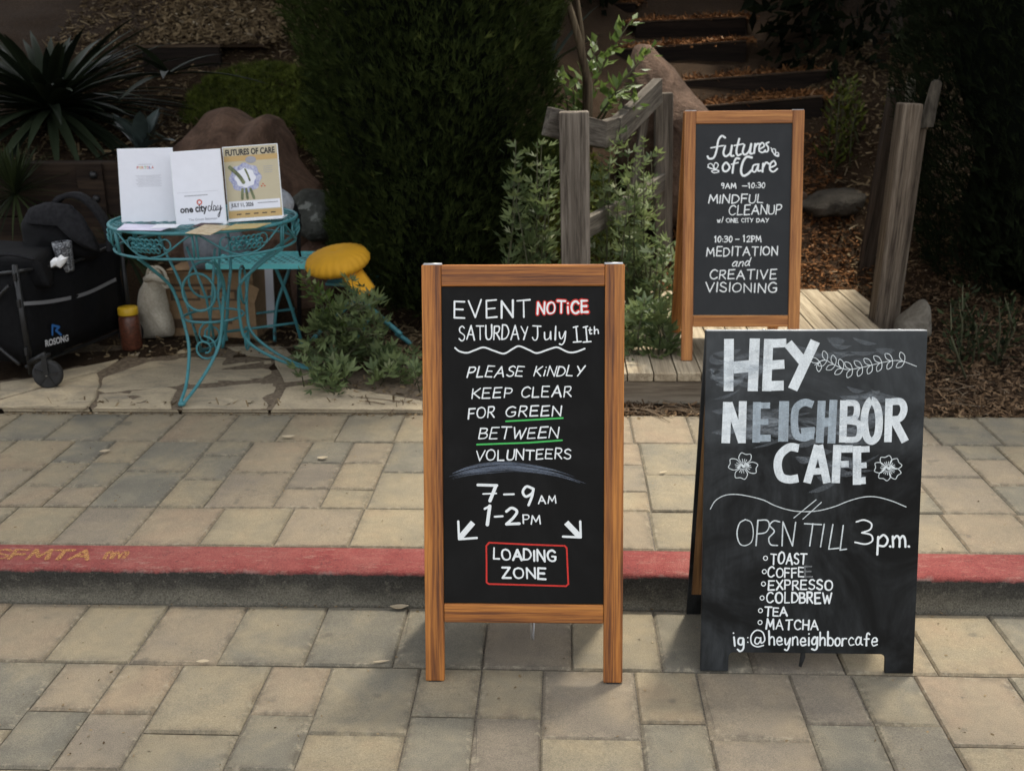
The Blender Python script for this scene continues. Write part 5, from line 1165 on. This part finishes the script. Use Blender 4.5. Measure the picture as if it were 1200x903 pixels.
# ------------------------------------------------------------------ papers in stands
def stand(name, bl_, br_, tl_, lab, cat, Yb, Yt, mat):
    o = P(*bl_, Yb); a = P(*br_, Yb+.015)-o; b = P(*tl_, Yt)-o; sh = o.z-(TZ+.014); o = o-Vector((0, 0, 0)); f = Frame(o, a, b); W = a.length; H = b.length
    root = thing(name, (o.x, o.y, TZ+.008), lab, cat); mb = MB(f.fr()); mb.box((0, 0, -.0025), (W, H, 0)); mb.build('sheet', M[mat], root)
    mb = MB(f.fr()); mb.box((-.004, -.012, -.0065), (W+.004, H+.004, -.003)); mb.build('holder', M['acrylic'], root)
    mb = MB(); l0, l1 = f.at(-.004, -.004, .01), f.at(W+.004, -.004, .01); mb.add([l0+Vector((0,-.012,-.010)), l1+Vector((0,-.012,-.010)), l1+Vector((0,.075,-.010)), l0+Vector((0,.075,-.010)), l0+Vector((0,-.012,-.006)), l1+Vector((0,-.012,-.006)), l1+Vector((0,.075,-.006)), l0+Vector((0,.075,-.006))], [(0,3,2,1),(4,5,6,7),(0,1,5,4),(1,2,6,5),(2,3,7,6),(3,0,4,7)]); mb.build('base', M['acrylic'], root)
    return root, f, W, H
def rect(f, par, nm, mat, x0, y0, x1, y1, w=.0005):
    mb = MB(f.fr()); mb.add([(x0,y0,w),(x1,y0,w),(x1,y1,w),(x0,y1,w)], [(0,1,2,3)]); return mb.build(nm, M[mat], par)
r1, f1, W1, H1 = stand('paper_stand', (143.5,262), (206,260.5), (136.5,175.5), 'white sheet with a small rainbow coloured heading in a clear stand, leftmost on the table', 'sign', 4.64, 4.70, 'paper')
for ch, x, m_ in zip('PORTOLA', range(7), ('ink_red','ink_yellow','ink_orange','ink_green','ink_red','ink_blue','ink_red')):
    printed(ch, f1, W1*(.335+.046*x), H1*.735, H1*.034, W1*.04, m_, r1, 'letter', .02)
rect(f1, r1, 'text_line', 'ink_lgrey', W1*.36, H1*.79, W1*.62, H1*.797)
for k in range(9): rect(f1, r1, 'text_line', 'ink_lgrey', W1*(.30+.02*(k % 3)), H1*(.64-.018*k), W1*(.78-.03*(k % 2)), H1*(.645-.018*k))
r2, f2, W2, H2 = stand('paper_stand', (207.5,264), (264.5,260), (201.5,179), 'white sheet with red pin and bold black words, middle stand on the table', 'sign', 4.56, 4.63, 'paper')
k = Ink(f2, .0005)
printed('one', f2, W2*.09, H2*.165, H2*.062, W2*.27, 'ink', r2, 'print', .035); printed('city', f2, W2*.40, H2*.165, H2*.098, W2*.25, 'ink', r2, 'print', .035)
def day(k):
    pts = {'d':[(.72,.225),(.68,.235),(.665,.185),(.70,.165),(.735,.215),(.765,.30),(.735,.19),(.765,.17)], 'a':[(.83,.22),(.79,.235),(.775,.185),(.80,.165),(.835,.215),(.83,.17),(.86,.175)], 'y':[(.87,.235),(.87,.18),(.90,.18),(.925,.235),(.90,.12),(.87,.075),(.86,.10),(.95,.2)]}
    for v in pts.values(): k.line([(W2*x, H2*y) for x, y in v], .0034, True)
day(k); k.build('lettering', 'ink', r2)
k = Ink(f2, .0006); k.blob(W2*.50, H2*.295, W2*.045, W2*.045, ring=W2*.026, px=False); k.build('pin_mark', 'ink_red', r2)
printed('The Green Between', f2, W2*.25, H2*.045, H2*.034, W2*.58, 'ink_grey', r2, 'print', .01); rect(f2, r2, 'text_line', 'ink_grey', W2*.2, H2*.385, W2*.68, H2*.397)
rect(f2, r2, 'rule', 'ink_lgrey', W2*.06, H2*.438, W2*.9, H2*.442)
r3, f3, W3, H3 = stand('poster_stand', (268.5,256.5), (331,252), (261.5,173.5), 'buff poster with a printed plate in a clear stand, right end of the table', 'sign', 4.62, 4.69, 'poster')
rect(f3, r3, 'band', 'poster_or', 0, H3*.80, W3, H3*.875); rect(f3, r3, 'band', 'poster_or', 0, .0, W3, H3*.1); rect(f3, r3, 'band', 'paper', W3*.02, H3*.115, W3*.98, H3*.24)
printed('FUTURES OF CARE', f3, W3*.04, H3*.885, H3*.085, W3*.92, 'ink', r3, 'print', .03, .0012); printed('JULY 11, 2026', f3, W3*.06, H3*.16, H3*.055, W3*.42, 'ink', r3, 'print', .025, .0012)
rect(f3, r3, 'text_line', 'ink_grey', W3*.56, H3*.19, W3*.94, H3*.203, .001)
for j in range(4): rect(f3, r3, 'text_line', 'ink_grey', W3*.72, H3*(.70-.028*j), W3*(.90-.02*(j % 2)), H3*(.706-.028*j))
for j in range(5): rect(f3, r3, 'text_line', 'ink', W3*(.15+.16*j), H3*.045, W3*(.24+.16*j), H3*.06, .0008)
k = Ink(f3, .0006); cx_, cy_ = W3*.37, H3*.56
for (rr, mt) in ((.29, 'porcelain'), (.19, 'paper')):
    k = Ink(f3, .0006 if rr > .2 else .0009); q = [(cx_+W3*rr*(1+.06*math.cos(8*a))*math.cos(a), cy_+W3*rr*.92*(1+.06*math.cos(8*a))*math.sin(a)) for a in [2*math.pi*i/64 for i in range(64)]]; k.poly(q, False); k.build('plate_print', mt, r3)
k = Ink(f3, .0013); k.line([(W3*.1,H3*.72),(W3*.25,H3*.6),(W3*.33,H3*.5)], W3*.07, True); k.line([(W3*.38,H3*.68),(W3*.42,H3*.6),(W3*.45,H3*.52)], W3*.035, True); k.line([(W3*.3,H3*.4),(W3*.28,H3*.27)], W3*.05); k.line([(W3*.45,H3*.4),(W3*.5,H3*.27)], W3*.05); k.line([(W3*.37,H3*.4),(W3*.38,H3*.27)], W3*.05); k.build('stem_print', 'p_green', r3)
k = Ink(f3, .0012); k.blob(W3*.5, H3*.81, W3*.1, W3*.065, px=False); k.build('stone_print', 'ink_grey', r3)
k = Ink(f3, .0014); [k.blob(W3*(.66+.03*j), H3*(.43+.03*(j % 2)), W3*.014, W3*.014, px=False) for j in range(3)]; k.build('petal_print', 'ink_red', r3)
def sheet(pts, mat, lab, z, name='flyer'):
    q = [G(x, y, z) for x, y in pts]; mb = MB(); n = len(q); mb.add(q+[p+Vector((0,0,.0016)) for p in q], [tuple(range(n))[::-1], tuple(range(n, 2*n))]+[(i, (i+1) % n, n+(i+1) % n, n+i) for i in range(n)]); return tag(mb.build(name, M[mat]), lab, 'flyer')
sheet([(137,269.5),(188,270.5),(207,264.5),(146,262.5)], 'flyer_c', 'lilac white sheets at the left edge of the turquoise table', TZ+.010)
sheet([(176,268),(206,267),(212,263),(184,263)], 'paper', 'white folded leaflet on the table before the middle stand', TZ+.013)
sheet([(217,273.5),(246,275.5),(270,264.5),(240,263.5)], 'flyer_a', 'cream flyer with a picture at the front edge of the table', TZ+.0095)
sheet([(258,270),(300,267.5),(318,261.5),(276,263)], 'flyer_b', 'orange patterned flyer in front of the poster', TZ+.0075)
sheet([(224,266),(246,265),(262,262),(236,261.5)], 'purple', 'dark printed card between the middle stand and the poster', TZ+.0055)

# ------------------------------------------------------------------ chairs
gc = thing('garden_chair', (-1.5, 5.3, .13), 'turquoise metal garden chair with pierced seat behind the table', 'chair')
zs = .575; q = [P(246,312,5.12), P(352,309,5.12), P(377,309,5.16), P(368,286,5.42), P(258,288,5.42)]
c = sum(q, Vector())/5
sx0, sx1, sy0, sy1 = -1.755, -1.225, 5.13, 5.46; zs = .572
mb = MB(); nx, ny = 12, 9
for i in range(nx):
    x = sx0+(sx1-sx0)*(i+.5)/nx
    for sg_ in (1, -1):
        a = Vector((x, sy0+.01, zs)); L = .33; d = Vector((sg_*.62, 1, 0)).normalized(); e = a+d*.38
        if e.y > sy1: e = a+d*((sy1-a.y)/d.y)
        if e.x > sx1: e = a+d*((sx1-a.x)/d.x)
        if e.x < sx0: e = a+d*((sx0-a.x)/d.x)
        mb.bar(a+Vector((0,0,.001*sg_)), e+Vector((0,0,.001*sg_)), .017, .002)
for i in range(1, 4):
    for sg_ in (1, -1):
        xx = sx0 if sg_ > 0 else sx1; a = Vector((xx, sy0+.08*i, zs)); d = Vector((sg_*.62, 1, 0)).normalized(); e = a+d*((sy1-a.y)/d.y); mb.bar(a+Vector((0,0,.001*sg_)), e+Vector((0,0,.001*sg_)), .017, .002)
mb.box((sx0, sy0-.008, zs-.022), (sx1, sy0+.006, zs+.003)); mb.box((sx0, sy1-.006, zs-.022), (sx1, sy1+.008, zs+.003)); mb.box((sx0-.008, sy0-.006, zs-.022), (sx0+.012, sy1+.006, zs+.0035)); mb.box((sx1-.012, sy0-.006, zs-.022), (sx1+.008, sy1+.006, zs+.0035))
mb.build('seat', M['teal_sunlit'], gc)
def rod(par, pts, r=.009, nm='leg', mat='teal', cv=True):
    mb = MB(); p = [Vector(x) for x in pts]
    if cv and len(p) > 2:
        o_ = []
        for i in range(len(p)-1):
            a, b, c_, d = p[max(i-1, 0)], p[i], p[i+1], p[min(i+2, len(p)-1)]
            for k in range(5): t = k/5; o_.append(.5*((2*b)+(c_-a)*t+(2*a-5*b+4*c_-d)*t*t+(3*b-a-3*c_+d)*t**3))
        p = o_+[p[-1]]
    mb.tube(p, r, 8); return mb.build(nm, M[mat], par)
rod(gc, [P(321,309,5.16), P(336,345,5.2), P(347,378,5.24), P(354,403,5.28)]); rod(gc, [P(342,308,5.42), P(326,352,5.38), P(322,380,5.36), P(322,400,5.35)])
rod(gc, [(sx0+.03, sy0+.02, zs-.02), (sx0+.06, 5.2, .36), (sx0+.02, 5.18, .13)]); rod(gc, [(sx0+.03, sy1-.02, zs-.02), (sx0-.0, 5.42, .36), (sx0+.02, 5.45, .13)])
rod(gc, [P(262,389,5.25), P(348,378,5.25)], .007, 'stretcher'); rod(gc, [P(268,371,5.42), P(345,362,5.42)], .007, 'stretcher')
yc = thing('folding_chair', (-1.1, 5.2, .13), 'turquoise folding chair half hidden by weeds under the yellow cushion', 'chair')
rod(yc, [P(388,312,5.2), P(420,348,5.1), P(442,368,5.0), P(470,392,4.95)], .013); rod(yc, [P(432,372,5.06), P(420,396,5.04), P(407,418,5.02)], .013)
rod(yc, [P(440,330,5.45), P(400,365,5.4), P(375,388,5.36), P(360,407,5.33)], .013); rod(yc, [P(464,390,5.2), P(474,397,5.19), P(482,403,5.18)], .013)
mb = MB(); mb.bar(P(388,326,5.46), P(440,329,5.46), .3, .016); mb.build('seat', M['teal'], yc, bevel=.004)
# pleated yellow cushion, drooping over the chair on the right
ycz = P(395,303,5.14); yq = thing('round_cushion', ycz-Vector((0,0,.05)), 'pleated yellow round cushion on the turquoise chair beside the cypress', 'cushion')
tilt = Matrix.Rotation(R_(-7), 3, 'Y') @ Matrix.Rotation(R_(13), 3, 'X'); ua, ub, un = tilt @ Vector((1,0,0)), tilt @ Vector((0,1,0)), tilt @ Vector((0,0,1))
mb = MB(); mb.lathe(ycz, [(.02,-.065),(.09,-.062),(.135,-.048),(.158,-.026),(.16,-.008),(.144,.02),(.093,.04),(.05,.049),(.016,.045),(.005,.04)][:], 112, (ua, ub, un), lambda an, i: 1+(.020*math.cos(26*an) if 1 < i < 8 else 0)); mb.build('pad', M['yellow'], yq)
mb = MB(); b0 = ycz+ua*.02-un*.03
mb.add([P(396,316,5.10), P(420,312,5.12), P(438,336,5.04), P(426,350,5.0), P(408,334,5.04), P(396,318,5.18), P(422,311,5.20), P(440,336,5.14), P(430,350,5.12), P(406,334,5.14)], [(0,1,2,3,4),(9,8,7,6,5),(0,5,6,1),(1,6,7,2),(2,7,8,3),(3,8,9,4),(4,9,5,0)]); mb.build('skirt', M['yellow'], yq, bevel=.006)
mb = MB(); mb.tube([P(350,250,5.55), P(350,310,5.53), P(351,395,5.5)], .012, 8); tag(mb.build('metal_pole', M['darkmetal']), 'thin black pole standing behind the turquoise table', 'pole')

# ------------------------------------------------------------------ goods under and behind the table
def lump(name, pts, Y, d, mat, lab, cat, amp=.02, parent=None, seed=0):
    """soft bag from a front outline: swollen in the middle, creased"""
    q = [P(x, y, Y) for x, y in pts]; c = sum(q, Vector())/len(q); rim = []
    for a, b in zip(q, q[1:]+q[:1]): rim += [a.lerp(b, i/4) for i in range(4)]
    n = len(rim); vs = []; rg = [(.03,-1),(.45,-.93),(.75,-.72),(.93,-.38),(1,0),(.93,.38),(.75,.72),(.45,.93),(.03,1)]
    for s_, y in rg:
        for p in rim:
            w = c+(p-c)*s_; w.y = Y+y*d; w += Vector((mnoise.noise(w*9+Vector((seed,0,0))), mnoise.noise(w*9+Vector((0,seed+3,0))), mnoise.noise(w*9+Vector((0,0,seed+6)))*.6))*amp; vs.append(w)
    fs = [(r*n+i, r*n+(i+1) % n, (r+1)*n+(i+1) % n, (r+1)*n+i) for r in range(len(rg)-1) for i in range(n)]+[tuple(range(n))[::-1], tuple((len(rg)-1)*n+i for i in range(n))]
    mb = MB(); mb.add(vs, fs, True); o = mb.build(name, M[mat], parent, sub=1); return tag(o, lab, cat) if parent is None else o
bx = thing('cardboard_box', (-1.87, 5.52, .13), 'brown cardboard box with dark print under the turquoise table', 'box')
fbx = Frame(P(197,397,5.42), (1, -.03, 0), (0, 0, 1)); wb_ = (P(303,395,5.42)-P(197,397,5.42)).length; hb = .36
mb = MB((fbx.o, fbx.a, fbx.b, fbx.n)); mb.box((0, 0, -.3), (wb_, hb, 0)); mb.build('carton', M['carton'], bx, bevel=.004)
mb = MB((fbx.o, fbx.a, fbx.b, fbx.n)); mb.add([(0,hb+.001,-.0),(wb_,hb+.001,0),(wb_-.01,hb+.04,.10),(.01,hb+.03,.10)], [(0,1,2,3)]); mb.build('flap', M['carton'], bx)
mb = MB(fbx.fr())
for (x0, y0, x1, y1) in ((.04,.21,.20,.27),(.24,.21,.40,.27),(.05,.285,.30,.30),(.04,.06,.10,.11),(.13,.085,.36,.115)): mb.add([(x0,y0,.0008),(x1,y0,.0008),(x1,y1,.0008),(x0,y1,.0008)], [(0,1,2,3)])
mb.build('print', M['carton_ink'], bx)
for x_ in (.055, .255): mb = MB(fbx.fr()); mb.add([(x_,.222,.0013),(x_+.13,.222,.0013),(x_+.13,.258,.0013),(x_,.258,.0013)], [(0,1,2,3)]); mb.build('label', M['carton'], bx)
tt = thing('tote_bag', (-2.1, 5.3, .13), 'unbleached canvas tote bag standing between the jar and the cardboard box', 'bag')
lump('bag', [(161,396),(163,360),(167,336),(172,322),(180,316),(190,320),(195,334),(199,352),(203,375),(203,396),(190,397),(175,398)], 5.33, .085, 'canvas', None, None, .035, tt)
mb = MB(); mb.tube([P(170,328,5.25), P(178,324,5.24), P(188,327,5.24), P(195,332,5.26)], [.016,.022,.022,.014], 8); mb.build('gathered_neck', M['canvas'], tt)
for dx in (0, 6): rod(tt, [P(172+dx,324,5.26), P(176+dx,313,5.24), P(186+dx,318,5.24), P(191+dx,334,5.25), P(198-dx*.3,336,5.26), P(196,326,5.28)], .008, 'handle', 'canvas')
jr = thing('snack_jar', P(153,399,5.2), 'clear jar of brown snacks with a yellow lid beside the wagon', 'jar')
jc = P(154.5,402,5.15); jc.z = .135; mb = MB(); mb.lathe(jc, [(.045,0),(.052,.01),(.052,.16),(.045,.18)], 20); mb.build('jar', M['snacks'], jr)
mb = MB(); mb.lathe(jc+Vector((0,0,.181)), [(.049,0),(.05,.004),(.05,.034),(.045,.038)], 24); mb.build('lid', M['lid'], jr)
lump('soft_bag', [(222,318),(216,300),(220,275),(240,262),(270,265),(292,280),(296,305),(285,322),(250,326)], 5.5, .12, 'greybag', 'grey padded bag on top of the cardboard box under the table', 'bag', .03)
wbd = thing('leaning_board', (-1.55, 5.6, .13), 'white board with grey print leaning under the pierced chair seat', 'board')
fw = Frame(P(300,380,5.58), (1, 0, 0), (0, .12, 1)); mb = MB(fw.fr()); mb.box((0, -.02, -.012), (.105, .31, 0)); mb.build('panel', M['paper'], wbd); rect(fw, wbd, 'print', 'ink_grey', .012, .02, .05, .12)
mb = MB(); a = P(281,336,5.36); mb.bar(a, P(301,347,5.33), .003, .085, (0.2, 0, 1)); tag(mb.build('card_tag', M['carton'], bevel=.0005), 'brown card tag hanging below the pierced chair seat', 'tag')
lump('dark_bag', [(262,330),(290,318),(306,330),(306,372),(290,384),(272,380)], 5.68, .09, 'blackcloth', 'black bag in the gloom under the chair seat', 'bag', .02, None, 4)
jk = thing('jacket_pile', P(335,262,5.05), 'pale quilted jacket over a black bag behind the poster', 'jacket')
lump('jacket', [(318,240),(320,222),(328,219),(338,227),(345,238),(346,250),(330,256)], 5.1, .06, 'lightbag', None, None, .02, jk); lump('bag', [(320,262),(322,243),(338,236),(348,240),(352,252),(348,266),(334,270)], 5.14, .08, 'blackcloth', None, None, .015, jk, 3)
rod(jk, [P(340,268,5.14), P(352,262,5.12), P(349,282,5.13), P(352,300,5.15)], .006, 'strap', 'blackcloth')

# ------------------------------------------------------------------ folding wagon
wg = thing('folding_wagon', (-2.6, 4.9, .135), 'black folding fabric wagon loaded with bags at the left edge', 'wagon')
A0 = Vector((-2.415, 4.54, .2)); B0 = Vector((-2.235, 5.22, .2)); dv = (B0-A0).normalized(); lv = Vector((-dv.y, dv.x, 0))
def wpt(u, v, z): return Vector((A0.x, A0.y, 0))+dv*u+lv*v+Vector((0, 0, z))
Lw = (B0-A0).length; Ww = .52
def sag(u): return .665-.035*math.sin(math.pi*u/Lw)
def wall(p0, p1, nm):
    mb = MB(); vs = []; n = 14
    for i in range(n+1):
        t = i/n; p = p0.lerp(p1, t)
        for k in range(6): z = .235+(p.z-.235)*k/5 - (.03*math.sin(math.pi*t)*k/5); b = .018*math.sin(math.pi*t)*math.sin(math.pi*k/5); o_ = (p1-p0).cross(Vector((0,0,1))).normalized()*b; vs.append(Vector((p.x, p.y, z))+o_+(p1-p0).cross(Vector((0,0,1))).normalized()*(mnoise.noise(Vector((t*9, k*.8, p0.x)))*.02))
    mb.add(vs, [(i*6+k, i*6+k+1, (i+1)*6+k+1, (i+1)*6+k) for i in range(n) for k in range(5)], True); o = mb.build(nm, M['blackcloth'], wg); m = o.modifiers.new('solid', 'SOLIDIFY'); m.thickness = .008; return o
wall(wpt(0,0,.66), wpt(Lw,0,.672), 'side_panel'); wall(wpt(0,Ww,.66), wpt(Lw,Ww,.672), 'side_panel'); wall(wpt(0,Ww,.66), wpt(0,0,.66), 'end_panel'); wall(wpt(Lw,0,.672), wpt(Lw,Ww,.672), 'end_panel')
mb = MB(); mb.add([wpt(.02,.02,.25), wpt(Lw-.02,.02,.25), wpt(Lw-.02,Ww-.02,.25), wpt(.02,Ww-.02,.25)], [(0,1,2,3)]); mb.build('floor_panel', M['blackcloth'], wg)
for u, v in ((-.012,-.012), (Lw+.012,-.012), (-.012,Ww+.012), (Lw+.012,Ww+.012)):
    rod(wg, [wpt(u, v, .19), wpt(u, v, .69)], .013, 'post', 'darkmetal', False)
rod(wg, [wpt(-.01, .014, .22), wpt(Lw*.5, .02, .215), wpt(Lw+.01, .014, .22)], .009, 'brace', 'darkmetal'); rod(wg, [wpt(-.02, Ww*.5, .23), wpt(-.14, Ww*.42, .27), wpt(-.30, Ww*.40, .40)], .012, 'pull_handle', 'darkmetal')
rod(wg, [wpt(-.012, -.012, .66), wpt(Lw*.5, -.014, .635), wpt(Lw+.012, -.012, .672)], .008, 'top_rail', 'darkmetal'); rod(wg, [wpt(-.012, -.012, .66), wpt(-.016, Ww*.5, .63), wpt(-.012, Ww, .66)], .008, 'top_rail', 'darkmetal')
rod(wg, [wpt(-.03, .02, .60), wpt(-.035, Ww*.5, .40), wpt(-.03, Ww-.02, .22)], .008, 'brace', 'darkmetal'); rod(wg, [wpt(-.04, .02, .24), wpt(-.045, Ww*.5, .42), wpt(-.04, Ww-.02, .60)], .008, 'brace', 'darkmetal')
for z_ in (.30, .52, .64): mb = MB(); mb.box(tuple(wpt(-.03, -.03, z_)-Vector((.004,.004,.018))), tuple(wpt(.0, .0, z_)+Vector((.004,.004,.018)))); mb.build('bracket', M['darkmetal'], wg, bevel=.003)
def wheel(c, axis, r):
    ax_ = Vector(axis).normalized(); t1 = ax_.orthogonal().normalized(); t2 = ax_.cross(t1); mb = MB()
    mb.lathe(c, [(r*.78,-.017),(r*.95,-.017),(r,-.008),(r,.008),(r*.95,.017),(r*.78,.017)], 32, (t1, t2, ax_)); w = mb.build('wheel', M['rubber'], wg)
    mb = MB(); mb.lathe(c, [(r*.2,-.018),(r*.22,-.02),(r*.22,.02),(r*.2,.02)], 16, (t1, t2, ax_))
    for k in range(5):
        an = 2*math.pi*k/5; d = t1*math.cos(an)+t2*math.sin(an); mb.bar(c+d*r*.18+ax_*.018, c+d*r*.84+ax_*.018, .012, .006, ax_)
    mb.build('rim', M['darkmetal'], w); mb = MB(); mb.lathe(c, [(.006,.021),(.005,.024),(.001,.025)], 10, (t1, t2, ax_)); mb.build('axle_bolt', M['metal'], w)
    mb = MB(); top = c+Vector((0,0,r+.02))
    for sg_ in (1, -1): mb.bar(c+ax_*.024*sg_, top+ax_*.024*sg_, .022, .005, ax_)
    mb.bar(top-ax_*.028, top+ax_*.028, .03, .01); mb.build('fork', M['darkmetal'], w)
wc = P(57,443,4.49); wheel(Vector((wc.x, wc.y, .135+.066)), (.12,-1,0), .066); wheel(wpt(Lw-.02, -.035, .205), (.85,-.5,0), .068); wheel(wpt(0, Ww-.04, .205), (.2,-1,0), .066); wheel(wpt(Lw-.02, Ww-.04, .205), (.85,-.5,0), .068)
rod(wg, [wpt(-.012,-.012,.245), Vector((wc.x, wc.y, .292))], .014, 'axle_arm', 'darkmetal', False)
fws = Frame(wpt(0, 0, 0)-lv*.021, dv, (0,0,1)); 
k = Ink(fws, .001); zz = lambda x, y: fws.hit(x, y)
k.line([zz(24,356), zz(60,353), zz(100,344), zz(136,327)], .017, True, False); k.build('reflective_tape', 'sheen', wg)
p0 = zz(53,406); p1 = zz(80,399); ux = (Vector((p1[0],p1[1],0))-Vector((p0[0],p0[1],0))); fl_ = Frame(fws.at(p0[0], p0[1], .002), fws.a*ux.x+fws.b*ux.y, (0,0,1)); printed('ROSONG', fl_, 0, 0, .030, ux.length, 'logo_white', wg, 'lettering', .03)
k = Ink(fws, .002); q1, q2, q3, q4 = zz(61,392), zz(61,381), zz(69,383), zz(65,387); k.line([q1, q2, q3, q4, zz(71,392)], .011); k.build('emblem', 'logo_blue', wg)
for (x, y) in ((46,321),(46,325)): k = Ink(fws, .004); k.px([(x-2, y), (x+2, y-.5)], .006); k.build('buckle', 'sheen', wg)
# load: cooler bag, backpack, steel cup, tissue
cbg = thing('cooler_bag', (-2.62, 4.75, .6), 'black square bag lying on the wagon at the left frame edge', 'bag')
mb = MB(); a, b = P(-60,300,4.72), P(66,300,4.72)
mb.add([P(-70,335,4.62), P(62,338,4.62), P(70,332,5.0), P(-60,320,5.0), P(-70,302,4.62), P(42,303,4.62), P(74,284,5.0), P(-60,276,5.0)], [(0,3,2,1),(4,5,6,7),(0,1,5,4),(1,2,6,5),(2,3,7,6),(3,0,4,7)]); mb.build('bag', M['blackcloth'], cbg, bevel=.03, seg=3)
rod(cbg, [P(-20,303,4.6), P(10,298,4.58), P(40,304,4.6)], .008, 'piping', 'greycloth')
bp = thing('backpack', (-2.4, 5.0, .6), 'charcoal backpack propped up in the wagon with its strap looping over', 'backpack')
lump('pack', [(30,300),(27,262),(34,246),(52,238),(80,240),(94,252),(108,274),(118,300),(90,318),(50,318)], 5.02, .13, 'blackcloth', None, None, .02, bp)
lump('flap', [(28,262),(34,244),(54,236),(82,240),(96,254),(108,276),(116,296),(98,292),(80,266),(58,256),(40,260)], 4.93, .05, 'greycloth', None, None, .012, bp, 5)
mb = MB(); st_ = [P(64,240,4.98), P(72,231,4.97), P(88,229,4.96), P(104,238,4.96), P(118,255,4.96), P(128,274,4.97), P(133,292,5.0)]; vs = []
stv = spline([(p.x, p.z) for p in st_], 4)
for i, (x, z) in enumerate(stv): y = 4.97; t = Vector((stv[min(i+1,len(stv)-1)][0]-stv[max(i-1,0)][0], 0, stv[min(i+1,len(stv)-1)][1]-stv[max(i-1,0)][1])).normalized(); nn = Vector((-t.z, 0, t.x)); vs += [Vector((x, y-.025, z))+nn*.012, Vector((x, y+.035, z))+nn*.012, Vector((x, y+.035, z))-nn*.012, Vector((x, y-.025, z))-nn*.012]
mb.add(vs, [(0,1,2,3)]+[(4*i+k, 4*i+(k+1) % 4, 4*i+4+(k+1) % 4, 4*i+4+k) for i in range(len(stv)-1) for k in range(4)], True); mb.build('strap', M['greycloth'], bp)
cu = thing('steel_cup', P(76,312,4.86), 'speckled steel cup stuck in the wagon between bags', 'cup'); b = P(79,318,4.86); t_ = P(72,283,4.86); axu = (t_-b).normalized(); a1 = axu.orthogonal().normalized()
mb = MB(); h = (t_-b).length; mb.lathe(b, [(.030,0),(.034,.01),(.043,h*.8),(.044,h),(.040,h),(.038,h*.9)], 24, (a1, axu.cross(a1), axu)); mb.build('cup', M['tumbler'], cu)
lump('tissue', [(58,306),(62,302),(66,303),(69,299),(74,303),(78,302),(76,309),(72,315),(66,312),(60,314)], 4.66, .018, 'white', 'crumpled white tissue on the wagon beside the steel cup', 'tissue', .02)

# ------------------------------------------------------------------ small dry leaves and twigs on the paving
def dry_leaf(px, py, z, L, an, lab, curl=.25, w=.22):
    c = G(px, py, z); mb = MB(); d = Vector((math.cos(an), math.sin(an), 0)); s_ = Vector((-d.y, d.x, 0)); n = 7; vs = []
    for i in range(n):
        t = i/(n-1); p = c+d*L*(t-.5)+Vector((0,0,.003+curl*L*(2*t-1)**2*.5)); ww = L*w*math.sin(math.pi*(.05+.9*t)); vs += [p-s_*ww+Vector((0,0,.35*ww)), p, p+s_*ww+Vector((0,0,.5*ww))]
    mb.add(vs, [(3*i+j, 3*i+j+1, 3*i+j+4, 3*i+j+3) for i in range(n-1) for j in range(2)], True, .99); return tag(mb.build('dry_leaf', M['litter'], tint=True), lab, 'leaf', 'dry leaves on the paving')
dry_leaf(468, 713, .003, .055, .1, 'curled tan leaf at the kerb foot left of the front sign'); dry_leaf(447, 776, .003, .045, .2, 'thin twig like leaf left of the front sign foot', .1, .1); dry_leaf(338, 513, .113, .05, .1, 'dark curled leaf on the top row of sidewalk slabs'); dry_leaf(378, 538, .113, .04, .2, 'small dark leaf on a sidewalk slab left of the front sign', .3, .3)
dry_leaf(777, 554, .113, .035, .5, 'slim leaf on the sidewalk between the front sign and cafe board', .1, .12); dry_leaf(123, 530, .113, .04, .4, 'dark leaf on the sidewalk left below the table', .2, .3); dry_leaf(238, 776, .003, .035, .1, 'brown bark scrap in a street paving joint at left', .1, .2); dry_leaf(1100, 715, .003, .05, .0, 'olive leaf at the kerb foot right of the cafe board', .2, .2)
